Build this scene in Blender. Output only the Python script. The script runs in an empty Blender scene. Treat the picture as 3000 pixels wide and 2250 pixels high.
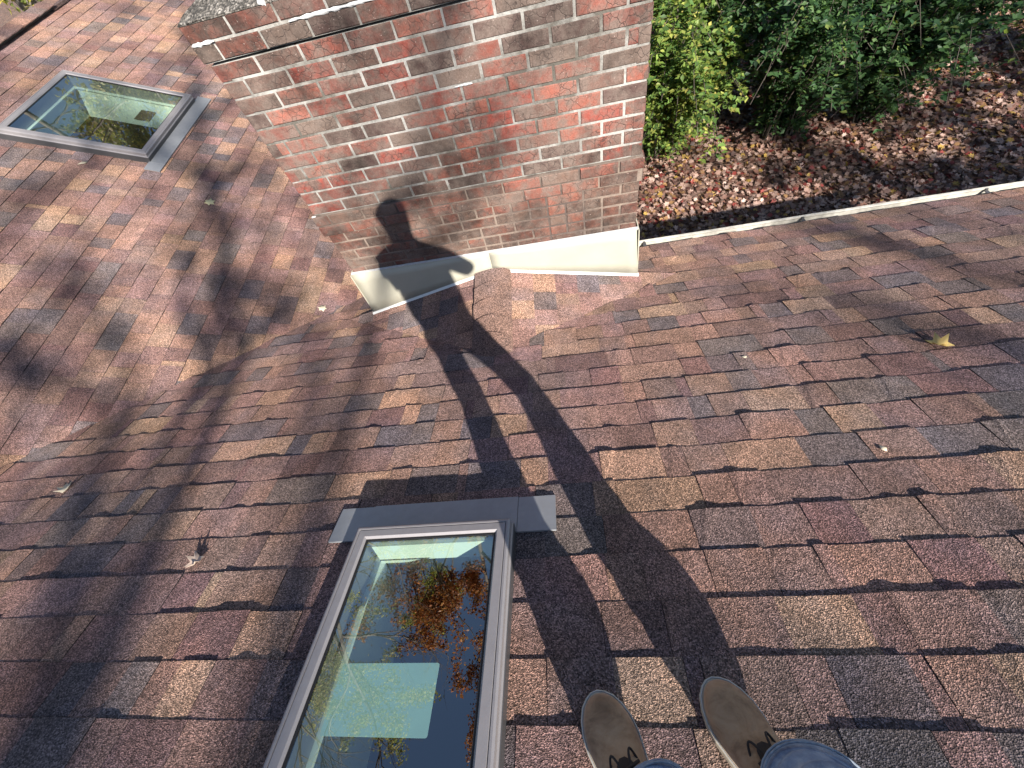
import bpy, bmesh, math, random
import numpy as np
from mathutils import Vector, Matrix

# ------------------------------------------------------------------ camera, sky, sun, exposure
scn = bpy.context.scene
COL = scn.collection
PITCH = 0.4102                       # rise over run of both roof slopes
CP = 1 / math.sqrt(1 + PITCH ** 2); SP = PITCH * CP
CAM_H = 1.347
FOCAL = 1214.9                       # in pixels of a 3000 pixel wide picture
CAMROT = np.array([[0.98263676, 0.10818228, 0.15073681],
                   [-0.01548397, 0.85740362, -0.51441159],
                   [-0.18489251, 0.50314573, 0.84419141]])
cam_data = bpy.data.cameras.new('camera')
cam_data.sensor_width = 36.0
cam_data.lens = FOCAL / 3000 * 36.0
cam_data.clip_start = 0.02
cam_data.clip_end = 3000
cam = bpy.data.objects.new('camera', cam_data)
COL.objects.link(cam)
M = Matrix([list(r) for r in CAMROT]).to_4x4(); M.translation = (0, 0, CAM_H)
cam.matrix_world = M
scn.camera = cam

SUN = Vector((-0.125, 0.268, -0.212)).normalized()      # direction the light travels
SUN_EL = math.asin(-SUN.z)
world = bpy.data.worlds.new('World'); scn.world = world; world.use_nodes = True
wn = world.node_tree.nodes; wl = world.node_tree.links
sky = wn.new('ShaderNodeTexSky'); sky.sky_type = 'NISHITA'; sky.sun_disc = False
sky.sun_elevation = SUN_EL; sky.sun_rotation = math.atan2(-SUN.x, -SUN.y)
sky.air_density = 1.0; sky.dust_density = 0.4; sky.ozone_density = 1.5
wn['Background'].inputs['Strength'].default_value = 0.07
wl.new(sky.outputs[0], wn['Background'].inputs['Color'])
sl = bpy.data.lights.new('sun', 'SUN'); sl.energy = 5.0; sl.angle = math.radians(0.55); sl.color = (1.0, 0.94, 0.85)
so = bpy.data.objects.new('sun', sl); COL.objects.link(so)
so.rotation_euler = SUN.to_track_quat('-Z', 'Y').to_euler(); so.location = (10, -20, 18)
scn.view_settings.view_transform = 'Standard'; scn.view_settings.look = 'None'
scn.view_settings.exposure = 1.3; scn.view_settings.gamma = 1.0
scn.view_settings.use_curve_mapping = False
scn.cycles.max_bounces = 8; scn.cycles.transparent_max_bounces = 12
scn.cycles.sample_clamp_indirect = 6.0
scn.cycles.caustics_reflective = False; scn.cycles.caustics_refractive = False

rnd = random.Random(11)
rng = np.random.default_rng(5)
ZG = -3.75                           # level of the yard

# ------------------------------------------------------------------ helpers
def link(o, parent=None):
    COL.objects.link(o)
    if parent is not None: o.parent = parent
    return o

def tag(o, label=None, cat=None, group=None, kind=None):
    if label: o['label'] = label
    if cat: o['category'] = cat
    if group: o['group'] = group
    if kind: o['kind'] = kind
    return o

def empty(name, loc, label=None, cat=None, group=None):
    o = bpy.data.objects.new(name, None); o.empty_display_size = 0.1
    COL.objects.link(o); o.location = loc
    return tag(o, label, cat, group)

def put(o, parent):                  # parent while keeping world coordinates
    o.parent = parent
    if parent is not None: o.matrix_parent_inverse = Matrix.Translation(parent.location).inverted()
    return o

class MB:
    def __init__(self): self.v = []; self.f = []; self.c = []
    def add(self, vs, fs, col=None):
        b = len(self.v); self.v += [tuple(p) for p in vs]
        self.f += [tuple(i + b for i in f) for f in fs]
        self.c += [col or (1, 1, 1)] * len(vs)
    def box(self, lo, hi, col=None, fn=None):
        vs = [(x, y, z) for z in (lo[2], hi[2]) for y in (lo[1], hi[1]) for x in (lo[0], hi[0])]
        if fn: vs = [fn(*p) for p in vs]
        self.add(vs, [(0, 2, 3, 1), (4, 5, 7, 6), (0, 1, 5, 4), (2, 6, 7, 3), (0, 4, 6, 2), (1, 3, 7, 5)], col)
    def tube(self, pts, rad, n=6, col=None, caps=True):
        pts = [Vector(p) for p in pts]; base = len(self.v); vs = []; fs = []
        prev = None
        for i, p in enumerate(pts):
            d = (pts[min(i + 1, len(pts) - 1)] - pts[max(i - 1, 0)]).normalized()
            if prev is None:
                a = d.orthogonal().normalized()
            else:
                a = (prev - d * prev.dot(d))
                a = a.normalized() if a.length > 1e-6 else d.orthogonal().normalized()
            prev = a; b = d.cross(a)
            r = rad[i] if hasattr(rad, '__len__') else rad
            for k in range(n):
                t = 2 * math.pi * k / n
                vs.append(p + (a * math.cos(t) + b * math.sin(t)) * r)
        for i in range(len(pts) - 1):
            for k in range(n):
                k2 = (k + 1) % n
                fs.append((i * n + k, i * n + k2, (i + 1) * n + k2, (i + 1) * n + k))
        if caps:
            fs.append(tuple(range(n - 1, -1, -1))); fs.append(tuple((len(pts) - 1) * n + k for k in range(n)))
        self.add(vs, fs, col)
    def build(self, name, mat, parent=None, smooth=False, recalc=False):
        me = bpy.data.meshes.new(name); me.from_pydata(self.v, [], self.f)
        at = me.color_attributes.new('Col', 'FLOAT_COLOR', 'POINT')
        a = np.ones((len(self.v), 4), dtype=np.float32); a[:, :3] = np.array(self.c, dtype=np.float32).reshape(-1, 3)
        at.data.foreach_set('color', a.ravel())
        if recalc:
            bm = bmesh.new(); bm.from_mesh(me); bmesh.ops.recalc_face_normals(bm, faces=bm.faces); bm.to_mesh(me); bm.free()
        if smooth: me.polygons.foreach_set('use_smooth', [True] * len(me.polygons))
        me.materials.append(mat); me.update()
        o = bpy.data.objects.new(name, me); COL.objects.link(o)
        if parent is not None: put(o, parent)
        return o

def np_mesh(name, V, F, mat, C=None, parent=None, smooth=False):
    """V (n,3), F (m,k) all the same size, C (n,3)"""
    V = np.asarray(V, np.float32); F = np.asarray(F, np.int32)
    me = bpy.data.meshes.new(name)
    me.vertices.add(len(V)); me.vertices.foreach_set('co', V.ravel())
    k = F.shape[1]
    me.loops.add(F.size); me.loops.foreach_set('vertex_index', F.ravel())
    me.polygons.add(len(F)); me.polygons.foreach_set('loop_start', np.arange(0, F.size, k, dtype=np.int32))
    me.update(calc_edges=True)
    if C is not None:
        at = me.color_attributes.new('Col', 'FLOAT_COLOR', 'POINT')
        a = np.ones((len(V), 4), np.float32); a[:, :3] = C; at.data.foreach_set('color', a.ravel())
    if smooth: me.polygons.foreach_set('use_smooth', [True] * len(F))
    me.materials.append(mat); me.validate()
    o = bpy.data.objects.new(name, me); COL.objects.link(o)
    if parent is not None: put(o, parent)
    return o

def to_px(P):                        # world point -> pixel of the 3000 x 2250 picture
    v = CAMROT.T @ (np.array(P) - np.array((0, 0, CAM_H)))
    if v[2] > -0.05: return None
    return 1500 + FOCAL * v[0] / -v[2], 1125 - FOCAL * v[1] / -v[2]

# ------------------------------------------------------------------ materials
def nodes_of(name):
    m = bpy.data.materials.new(name); m.use_nodes = True
    nt = m.node_tree; b = nt.nodes['Principled BSDF']
    return m, nt, b

def N(nt, typ, **kw):
    n = nt.nodes.new(typ)
    for k, v in kw.items(): setattr(n, k, v)
    return n

def ramp(nt, fac, stops):
    r = N(nt, 'ShaderNodeValToRGB'); el = r.color_ramp.elements
    while len(el) < len(stops): el.new(0.5)
    for e, (p, c) in zip(el, stops):
        e.position = p; e.color = (c, c, c, 1) if not hasattr(c, '__len__') else (*c, 1)
    nt.links.new(fac, r.inputs[0]); return r.outputs[0]

def mul(nt, a, b, fac=1.0, mode='MULTIPLY'):
    m = N(nt, 'ShaderNodeMix', data_type='RGBA', blend_type=mode)
    m.clamp_result = False
    if hasattr(fac, 'links'): nt.links.new(fac, m.inputs[0])
    else: m.inputs[0].default_value = fac
    for s, i in ((a, 6), (b, 7)):
        if hasattr(s, 'links'): nt.links.new(s, m.inputs[i])
        else: m.inputs[i].default_value = (*s, 1)
    return m.outputs[2]

def noise(nt, scale, detail=3, rough=0.55, vec=None, out='Fac', dist=0.0):
    n = N(nt, 'ShaderNodeTexNoise'); n.inputs['Scale'].default_value = scale
    n.inputs['Detail'].default_value = detail; n.inputs['Roughness'].default_value = rough
    n.inputs['Distortion'].default_value = dist
    if vec is not None: nt.links.new(vec, n.inputs['Vector'])
    return n.outputs[out]

def pos(nt): return N(nt, 'ShaderNodeNewGeometry').outputs['Position']

def attr(nt):
    a = N(nt, 'ShaderNodeAttribute'); a.attribute_name = 'Col'; return a.outputs['Color']

def bump(nt, h, bsdf, strength, distance, chain=None):
    b = N(nt, 'ShaderNodeBump'); b.inputs['Strength'].default_value = strength; b.inputs['Distance'].default_value = distance
    nt.links.new(h, b.inputs['Height'])
    if chain is not None: nt.links.new(chain, b.inputs['Normal'])
    nt.links.new(b.outputs[0], bsdf.inputs['Normal']); return b.outputs[0]

def make_shingle_mat():
    m, nt, b = nodes_of('asphalt_granules'); p = pos(nt)
    v = N(nt, 'ShaderNodeTexVoronoi'); v.inputs['Scale'].default_value = 330; nt.links.new(p, v.inputs['Vector'])
    sep = N(nt, 'ShaderNodeSeparateColor'); nt.links.new(v.outputs['Color'], sep.inputs[0])
    sp = ramp(nt, sep.outputs[0], [(0.0, 0.10), (0.3, 0.29), (0.7, 0.50), (0.88, 0.85), (1.0, 1.0)])
    sp2 = mul(nt, sp, (2.05, 2.0, 1.95))
    c = mul(nt, attr(nt), sp2)
    big = ramp(nt, noise(nt, 9, 4, 0.6, p), [(0.25, 0.36), (0.75, 0.62)])
    c = mul(nt, c, mul(nt, big, (2.05, 2.02, 2.0)))
    gr = ramp(nt, noise(nt, 3.1, 3, 0.6, p), [(0.42, 0.0), (0.62, 1.0)])
    c = mul(nt, c, mul(nt, c, (0.86, 0.95, 1.08)), gr, 'MIX')
    nt.links.new(c, b.inputs['Base Color'])
    b.inputs['Roughness'].default_value = 0.85; b.inputs['Diffuse Roughness'].default_value = 1.0
    b.inputs['Specular IOR Level'].default_value = 0.25
    h = N(nt, 'ShaderNodeMath', operation='ADD')
    nt.links.new(v.outputs['Distance'], h.inputs[0]); nt.links.new(sep.outputs[1], h.inputs[1])
    bump(nt, h.outputs[0], b, 0.9, 0.0032)
    return m

def make_simple(name, col, rough=0.6, metal=0.0, spec=0.5, nscale=0, namp=0.15, bscale=0, bstr=0.2, bdist=0.002, use_attr=False):
    m, nt, b = nodes_of(name)
    b.inputs['Roughness'].default_value = rough; b.inputs['Metallic'].default_value = metal
    b.inputs['Specular IOR Level'].default_value = spec
    src = attr(nt) if use_attr else None
    if nscale:
        r = ramp(nt, noise(nt, nscale, 5, 0.6, pos(nt)), [(0.25, (1 - namp) / 2), (0.75, 0.5)])
        r = mul(nt, r, (2, 2, 2))
        c = mul(nt, src if use_attr else col, r); nt.links.new(c, b.inputs['Base Color'])
    elif use_attr: nt.links.new(src, b.inputs['Base Color'])
    else: b.inputs['Base Color'].default_value = (*col, 1)
    if bscale: bump(nt, noise(nt, bscale, 4, 0.6, pos(nt)), b, bstr, bdist)
    return m

def make_brick_mat():
    m, nt, b = nodes_of('weathered_brick'); p = pos(nt)
    warp = N(nt, 'ShaderNodeVectorMath', operation='MULTIPLY_ADD')
    nt.links.new(noise(nt, 22, 3, 0.6, p, 'Color'), warp.inputs[0]); warp.inputs[1].default_value = (0.03, 0.03, 0.03)
    nt.links.new(p, warp.inputs[2])
    v = N(nt, 'ShaderNodeTexVoronoi', feature='DISTANCE_TO_EDGE'); v.inputs['Scale'].default_value = 26
    nt.links.new(warp.outputs[0], v.inputs['Vector'])
    crack = ramp(nt, v.outputs['Distance'], [(0.0, 0.0), (0.045, 1.0)])
    patch = ramp(nt, noise(nt, 5, 3, 0.6, p), [(0.38, 1.0), (0.56, 0.0)])
    crack = mul(nt, crack, (1, 1, 1), patch, 'MIX')
    # grey weathered skin that flakes off and lets the red body show
    skin = ramp(nt, noise(nt, 14, 6, 0.65, p, dist=0.4), [(0.36, 0.0), (0.6, 0.85)])
    c = mul(nt, attr(nt), (0.215, 0.165, 0.14), skin, 'MIX')
    soot_and_shade = ramp(nt, noise(nt, 2.3, 6, 0.7, p), [(0.34, 0.28), (0.54, 1.0)])  # soot stains plus soft tree shadows, both put into the brick colour
    c = mul(nt, mul(nt, c, soot_and_shade), (0.80, 0.80, 0.80))
    fine = ramp(nt, noise(nt, 180, 2, 0.6, p), [(0.3, 0.40), (0.7, 0.6)])
    c = mul(nt, c, mul(nt, fine, (2, 2, 2)))
    speck = ramp(nt, noise(nt, 120, 3, 0.6, p), [(0.68, 0.0), (0.73, 1.0)])
    c = mul(nt, c, (0.45, 0.36, 0.32), speck, 'MIX')
    c = mul(nt, c, (0.05, 0.038, 0.034), ramp(nt, crack, [(0.0, 0.85), (0.8, 0.0)]), 'MIX')
    nt.links.new(c, b.inputs['Base Color'])
    b.inputs['Roughness'].default_value = 0.9; b.inputs['Specular IOR Level'].default_value = 0.25
    n1 = bump(nt, crack, b, 0.7, 0.002)
    bump(nt, noise(nt, 160, 4, 0.65, p), b, 0.6, 0.0015, n1)
    return m

def make_mortar(name, col, dirt):
    m, nt, b = nodes_of(name); p = pos(nt)
    d = ramp(nt, noise(nt, 2.6, 6, 0.7, p), [(0.40, 1.0), (0.58, 0.0)])
    c = mul(nt, col, dirt, d, 'MIX')
    f = ramp(nt, noise(nt, 90, 4, 0.7, p), [(0.3, 0.36), (0.7, 0.55)])
    c = mul(nt, c, mul(nt, f, (2, 2, 2)))
    nt.links.new(c, b.inputs['Base Color']); b.inputs['Roughness'].default_value = 0.95
    bump(nt, noise(nt, 140, 4, 0.7, p), b, 0.8, 0.003)
    return m

def make_leaf_mat(name, trans=0.4):
    m, nt, b = nodes_of(name)
    c = attr(nt); nt.links.new(c, b.inputs['Base Color'])
    b.inputs['Roughness'].default_value = 0.5; b.inputs['Specular IOR Level'].default_value = 0.35
    t = N(nt, 'ShaderNodeBsdfTranslucent'); nt.links.new(mul(nt, c, (1.1, 1.15, 0.7)), t.inputs['Color'])
    mix = N(nt, 'ShaderNodeMixShader'); mix.inputs[0].default_value = trans
    nt.links.new(b.outputs[0], mix.inputs[1]); nt.links.new(t.outputs[0], mix.inputs[2])
    nt.links.new(mix.outputs[0], nt.nodes['Material Output'].inputs['Surface'])
    return m

def make_glass():
    m, nt, b = nodes_of('coated_glass'); nt.nodes.remove(b)
    g = N(nt, 'ShaderNodeBsdfGlossy'); g.inputs['Roughness'].default_value = 0.0; g.inputs['Color'].default_value = (1, 1, 1, 1)
    t = N(nt, 'ShaderNodeBsdfTransparent'); t.inputs['Color'].default_value = (0.74, 0.87, 0.80, 1)
    ge = N(nt, 'ShaderNodeNewGeometry'); dt = N(nt, 'ShaderNodeVectorMath', operation='DOT_PRODUCT')
    nt.links.new(ge.outputs['Normal'], dt.inputs[0]); nt.links.new(ge.outputs['Incoming'], dt.inputs[1])
    def mth(op, x, y=None):
        k = N(nt, 'ShaderNodeMath', operation=op)
        for i, q in enumerate((x, y)):
            if q is None: continue
            if hasattr(q, 'links'): nt.links.new(q, k.inputs[i])
            else: k.inputs[i].default_value = q
        return k.outputs[0]
    ab = mth('ABSOLUTE', dt.outputs['Value']); fr = mth('POWER', mth('SUBTRACT', 1.0, ab), 4.0)
    refl = mth('ADD', mth('MULTIPLY', fr, 0.72), 0.28)          # coated double pane, Schlick
    w = N(nt, 'ShaderNodeBump'); w.inputs['Strength'].default_value = 0.05; w.inputs['Distance'].default_value = 0.004
    nt.links.new(noise(nt, 5, 2, 0.5, pos(nt)), w.inputs['Height']); nt.links.new(w.outputs[0], g.inputs['Normal'])
    mix = N(nt, 'ShaderNodeMixShader'); nt.links.new(refl, mix.inputs[0])
    nt.links.new(t.outputs[0], mix.inputs[1]); nt.links.new(g.outputs[0], mix.inputs[2])
    nt.links.new(mix.outputs[0], nt.nodes['Material Output'].inputs['Surface'])
    return m

def make_ground():
    m, nt, b = nodes_of('leaf_mould'); p = pos(nt)
    v = N(nt, 'ShaderNodeTexVoronoi'); v.inputs['Scale'].default_value = 14; nt.links.new(p, v.inputs['Vector'])
    sep = N(nt, 'ShaderNodeSeparateColor'); nt.links.new(v.outputs['Color'], sep.inputs[0])
    c = ramp(nt, sep.outputs[0], [(0, (0.05, 0.03, 0.022)), (0.35, (0.10, 0.06, 0.045)), (0.7, (0.16, 0.10, 0.075)), (0.9, (0.24, 0.15, 0.09)), (1, (0.16, 0.05, 0.035))])
    nt.links.new(c, b.inputs['Base Color']); b.inputs['Roughness'].default_value = 0.9
    bump(nt, v.outputs['Distance'], b, 0.8, 0.02)
    return m

def make_denim():
    m, nt, b = nodes_of('denim'); p = pos(nt)
    w = N(nt, 'ShaderNodeTexWave'); w.inputs['Scale'].default_value = 160; w.inputs['Distortion'].default_value = 2.0
    nt.links.new(p, w.inputs['Vector'])
    c = ramp(nt, noise(nt, 26, 5, 0.65, p), [(0.3, (0.12, 0.17, 0.28)), (0.55, (0.26, 0.33, 0.45)), (0.75, (0.45, 0.50, 0.57))])
    c = mul(nt, c, mul(nt, ramp(nt, w.outputs['Fac'], [(0, 0.40), (1, 0.58)]), (2, 2, 2)))
    nt.links.new(c, b.inputs['Base Color']); b.inputs['Roughness'].default_value = 0.9
    b.inputs['Specular IOR Level'].default_value = 0.15
    n1 = bump(nt, noise(nt, 34, 3, 0.6, p), b, 0.6, 0.01)
    bump(nt, w.outputs['Fac'], b, 0.3, 0.001, n1)
    return m

def make_suede():
    m, nt, b = nodes_of('suede'); p = pos(nt)
    c = ramp(nt, noise(nt, 17, 6, 0.65, p, dist=0.6), [(0.28, (0.18, 0.105, 0.06)), (0.5, (0.38, 0.235, 0.135)), (0.75, (0.50, 0.34, 0.21))])
    nt.links.new(c, b.inputs['Base Color']); b.inputs['Roughness'].default_value = 0.85
    b.inputs['Specular IOR Level'].default_value = 0.2; b.inputs['Sheen Weight'].default_value = 0.25
    n1 = bump(nt, noise(nt, 24, 4, 0.55, p, dist=0.5), b, 0.45, 0.008)
    bump(nt, noise(nt, 400, 2, 0.6, p), b, 0.3, 0.001, n1)
    return m

def make_concrete():
    m, nt, b = nodes_of('crown_concrete'); p = pos(nt)
    v = N(nt, 'ShaderNodeTexVoronoi'); v.inputs['Scale'].default_value = 130; nt.links.new(p, v.inputs['Vector'])
    sep = N(nt, 'ShaderNodeSeparateColor'); nt.links.new(v.outputs['Color'], sep.inputs[0])
    c = ramp(nt, sep.outputs[0], [(0, (0.04, 0.036, 0.032)), (0.5, (0.10, 0.09, 0.078)), (0.85, (0.20, 0.18, 0.16)), (1, (0.34, 0.31, 0.28))])
    c = mul(nt, c, ramp(nt, noise(nt, 7, 4, 0.6, p), [(0.3, 0.5), (0.65, 1.0)]))
    nt.links.new(c, b.inputs['Base Color']); b.inputs['Roughness'].default_value = 0.95
    bump(nt, v.outputs['Distance'], b, 1.0, 0.006)
    return m

def make_bark(name, c0, c1):
    m, nt, b = nodes_of(name); p = pos(nt)
    mp = N(nt, 'ShaderNodeMapping'); mp.inputs['Scale'].default_value = (6, 6, 1.2); nt.links.new(p, mp.inputs[0])
    f = noise(nt, 3, 5, 0.65, mp.outputs[0])
    nt.links.new(ramp(nt, f, [(0.3, c0), (0.7, c1)]), b.inputs['Base Color']); b.inputs['Roughness'].default_value = 0.9
    bump(nt, f, b, 0.8, 0.02); return m

MAT = dict(
    shingle=make_shingle_mat(), brick=make_brick_mat(),
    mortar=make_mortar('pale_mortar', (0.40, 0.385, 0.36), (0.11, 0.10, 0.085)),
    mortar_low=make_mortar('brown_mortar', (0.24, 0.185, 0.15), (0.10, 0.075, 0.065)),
    dark=make_simple('painted_crack_shade', (0.012, 0.011, 0.012), 0.9),
    concrete=make_concrete(),
    cream=make_simple('cream_flashing', (0.42, 0.40, 0.325), 0.45, nscale=7, namp=0.12, bscale=5, bstr=0.1, bdist=0.01),
    white=make_simple('white_trim', (0.74, 0.74, 0.72), 0.4, nscale=30, namp=0.12),
    gutter=make_simple('gutter_white', (0.56, 0.53, 0.47), 0.5, nscale=22, namp=0.5),
    metal=make_simple('bronze_grey_cladding', (0.30, 0.28, 0.285), 0.42, metal=0.25, nscale=40, namp=0.12, bscale=300, bstr=0.08, bdist=0.0005),
    dmetal=make_simple('dark_grey_metal', (0.075, 0.072, 0.075), 0.45, metal=0.2, nscale=40, namp=0.15),
    apron=make_simple('apron_metal', (0.30, 0.31, 0.33), 0.45, metal=0.3, nscale=25, namp=0.15),
    rubber=make_simple('black_gasket', (0.015, 0.015, 0.016), 0.5, nscale=200, namp=0.5),
    glass=make_glass(),
    drywall=make_simple('white_drywall', (0.80, 0.82, 0.78), 0.8),
    room=make_simple('room_painted_dark', (0.05, 0.04, 0.035), 0.8),
    label=make_simple('pale_label', (0.62, 0.82, 0.80), 0.5, nscale=20, namp=0.1),
    dlabel=make_simple('dim_label', (0.22, 0.15, 0.11), 0.6, nscale=30, namp=0.4),
    caulk=make_simple('white_caulk', (0.6, 0.6, 0.6), 0.6, nscale=60, namp=0.3, bscale=80, bstr=0.4),
    ground=make_ground(), litter=make_leaf_mat('dry_leaf', 0.25), leaf=make_leaf_mat('leaf', 0.45),
    bark=make_bark('grey_bark', (0.05, 0.042, 0.035), (0.22, 0.19, 0.16)),
    twig=make_simple('twig', (0.07, 0.055, 0.042), 0.8, nscale=30, namp=0.4),
    denim=make_denim(), suede=make_suede(),
    sole=make_simple('gum_sole', (0.55, 0.48, 0.37), 0.7, nscale=60, namp=0.3),
    lace=make_simple('dark_lace', (0.035, 0.024, 0.02), 0.8),
    shirt=make_simple('dark_shirt', (0.06, 0.07, 0.09), 0.85, nscale=40, namp=0.2),
    skin=make_simple('skin', (0.48, 0.30, 0.22), 0.55), hair=make_simple('hair', (0.05, 0.035, 0.025), 0.6),
    siding=make_simple('wall_paint', (0.55, 0.52, 0.47), 0.7, nscale=5, namp=0.15),
)

# ------------------------------------------------------------------ roof frames
class Slope:
    """u along the course, v down the slope, w off the surface"""
    def __init__(self, o, ud, vd):
        self.o = Vector(o); self.u = Vector(ud).normalized(); self.v = Vector(vd).normalized()
        n = self.u.cross(self.v); self.flip = n.z < 0
        self.n = -n if self.flip else n
    def p(self, u, v, w=0.0): return self.o + self.u * u + self.v * v + self.n * w

SA = Slope((0, 0, 0), (1, 0, 0), (0, CP, -SP))
SB = Slope((-4.107, 0, 0), (0, 1, 0), (CP, 0, -SP))
EXPO = 0.1435
EAVE_V = 1.0818 + EXPO * 12          # 2.804
CHX0, CHX1, CHY0, CHY1 = -1.363, 0.452, 2.059, 2.98
ZC = 0.7838; BC = 0.0677

PAL = [((0.285, 0.18, 0.128), 3), ((0.235, 0.145, 0.114), 7), ((0.222, 0.136, 0.118), 6), ((0.19, 0.118, 0.102), 5),
       ((0.135, 0.105, 0.102), 3), ((0.155, 0.115, 0.106), 2), ((0.17, 0.10, 0.09), 3)]
PALW = [c for c, n in PAL for _ in range(n)]

EDGE = (0.035, 0.030, 0.030)        # bare asphalt on the cut edges
def clip_poly(poly, a, b, c):        # keep a*u + b*v + c >= 0
    out = []
    for i in range(len(poly)):
        p, q = poly[i], poly[(i + 1) % len(poly)]
        dp = a * p[0] + b * p[1] + c; dq = a * q[0] + b * q[1] + c
        if dp >= 0: out.append(p)
        if (dp >= 0) != (dq >= 0):
            t = dp / (dp - dq); out.append((p[0] + (q[0] - p[0]) * t, p[1] + (q[1] - p[1]) * t))
    return out

def minus(rects, hole):
    out = []
    hu0, hu1, hv0, hv1 = hole
    for (u0, u1, v0, v1) in rects:
        if u1 <= hu0 or u0 >= hu1 or v1 <= hv0 or v0 >= hv1: out.append((u0, u1, v0, v1)); continue
        if u0 < hu0: out.append((u0, hu0, v0, v1))
        if u1 > hu1: out.append((hu1, u1, v0, v1))
        a, b = max(u0, hu0), min(u1, hu1)
        if v0 < hv0: out.append((a, b, v0, hv0))
        if v1 > hv1: out.append((a, b, hv1, v1))
    return out

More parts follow.
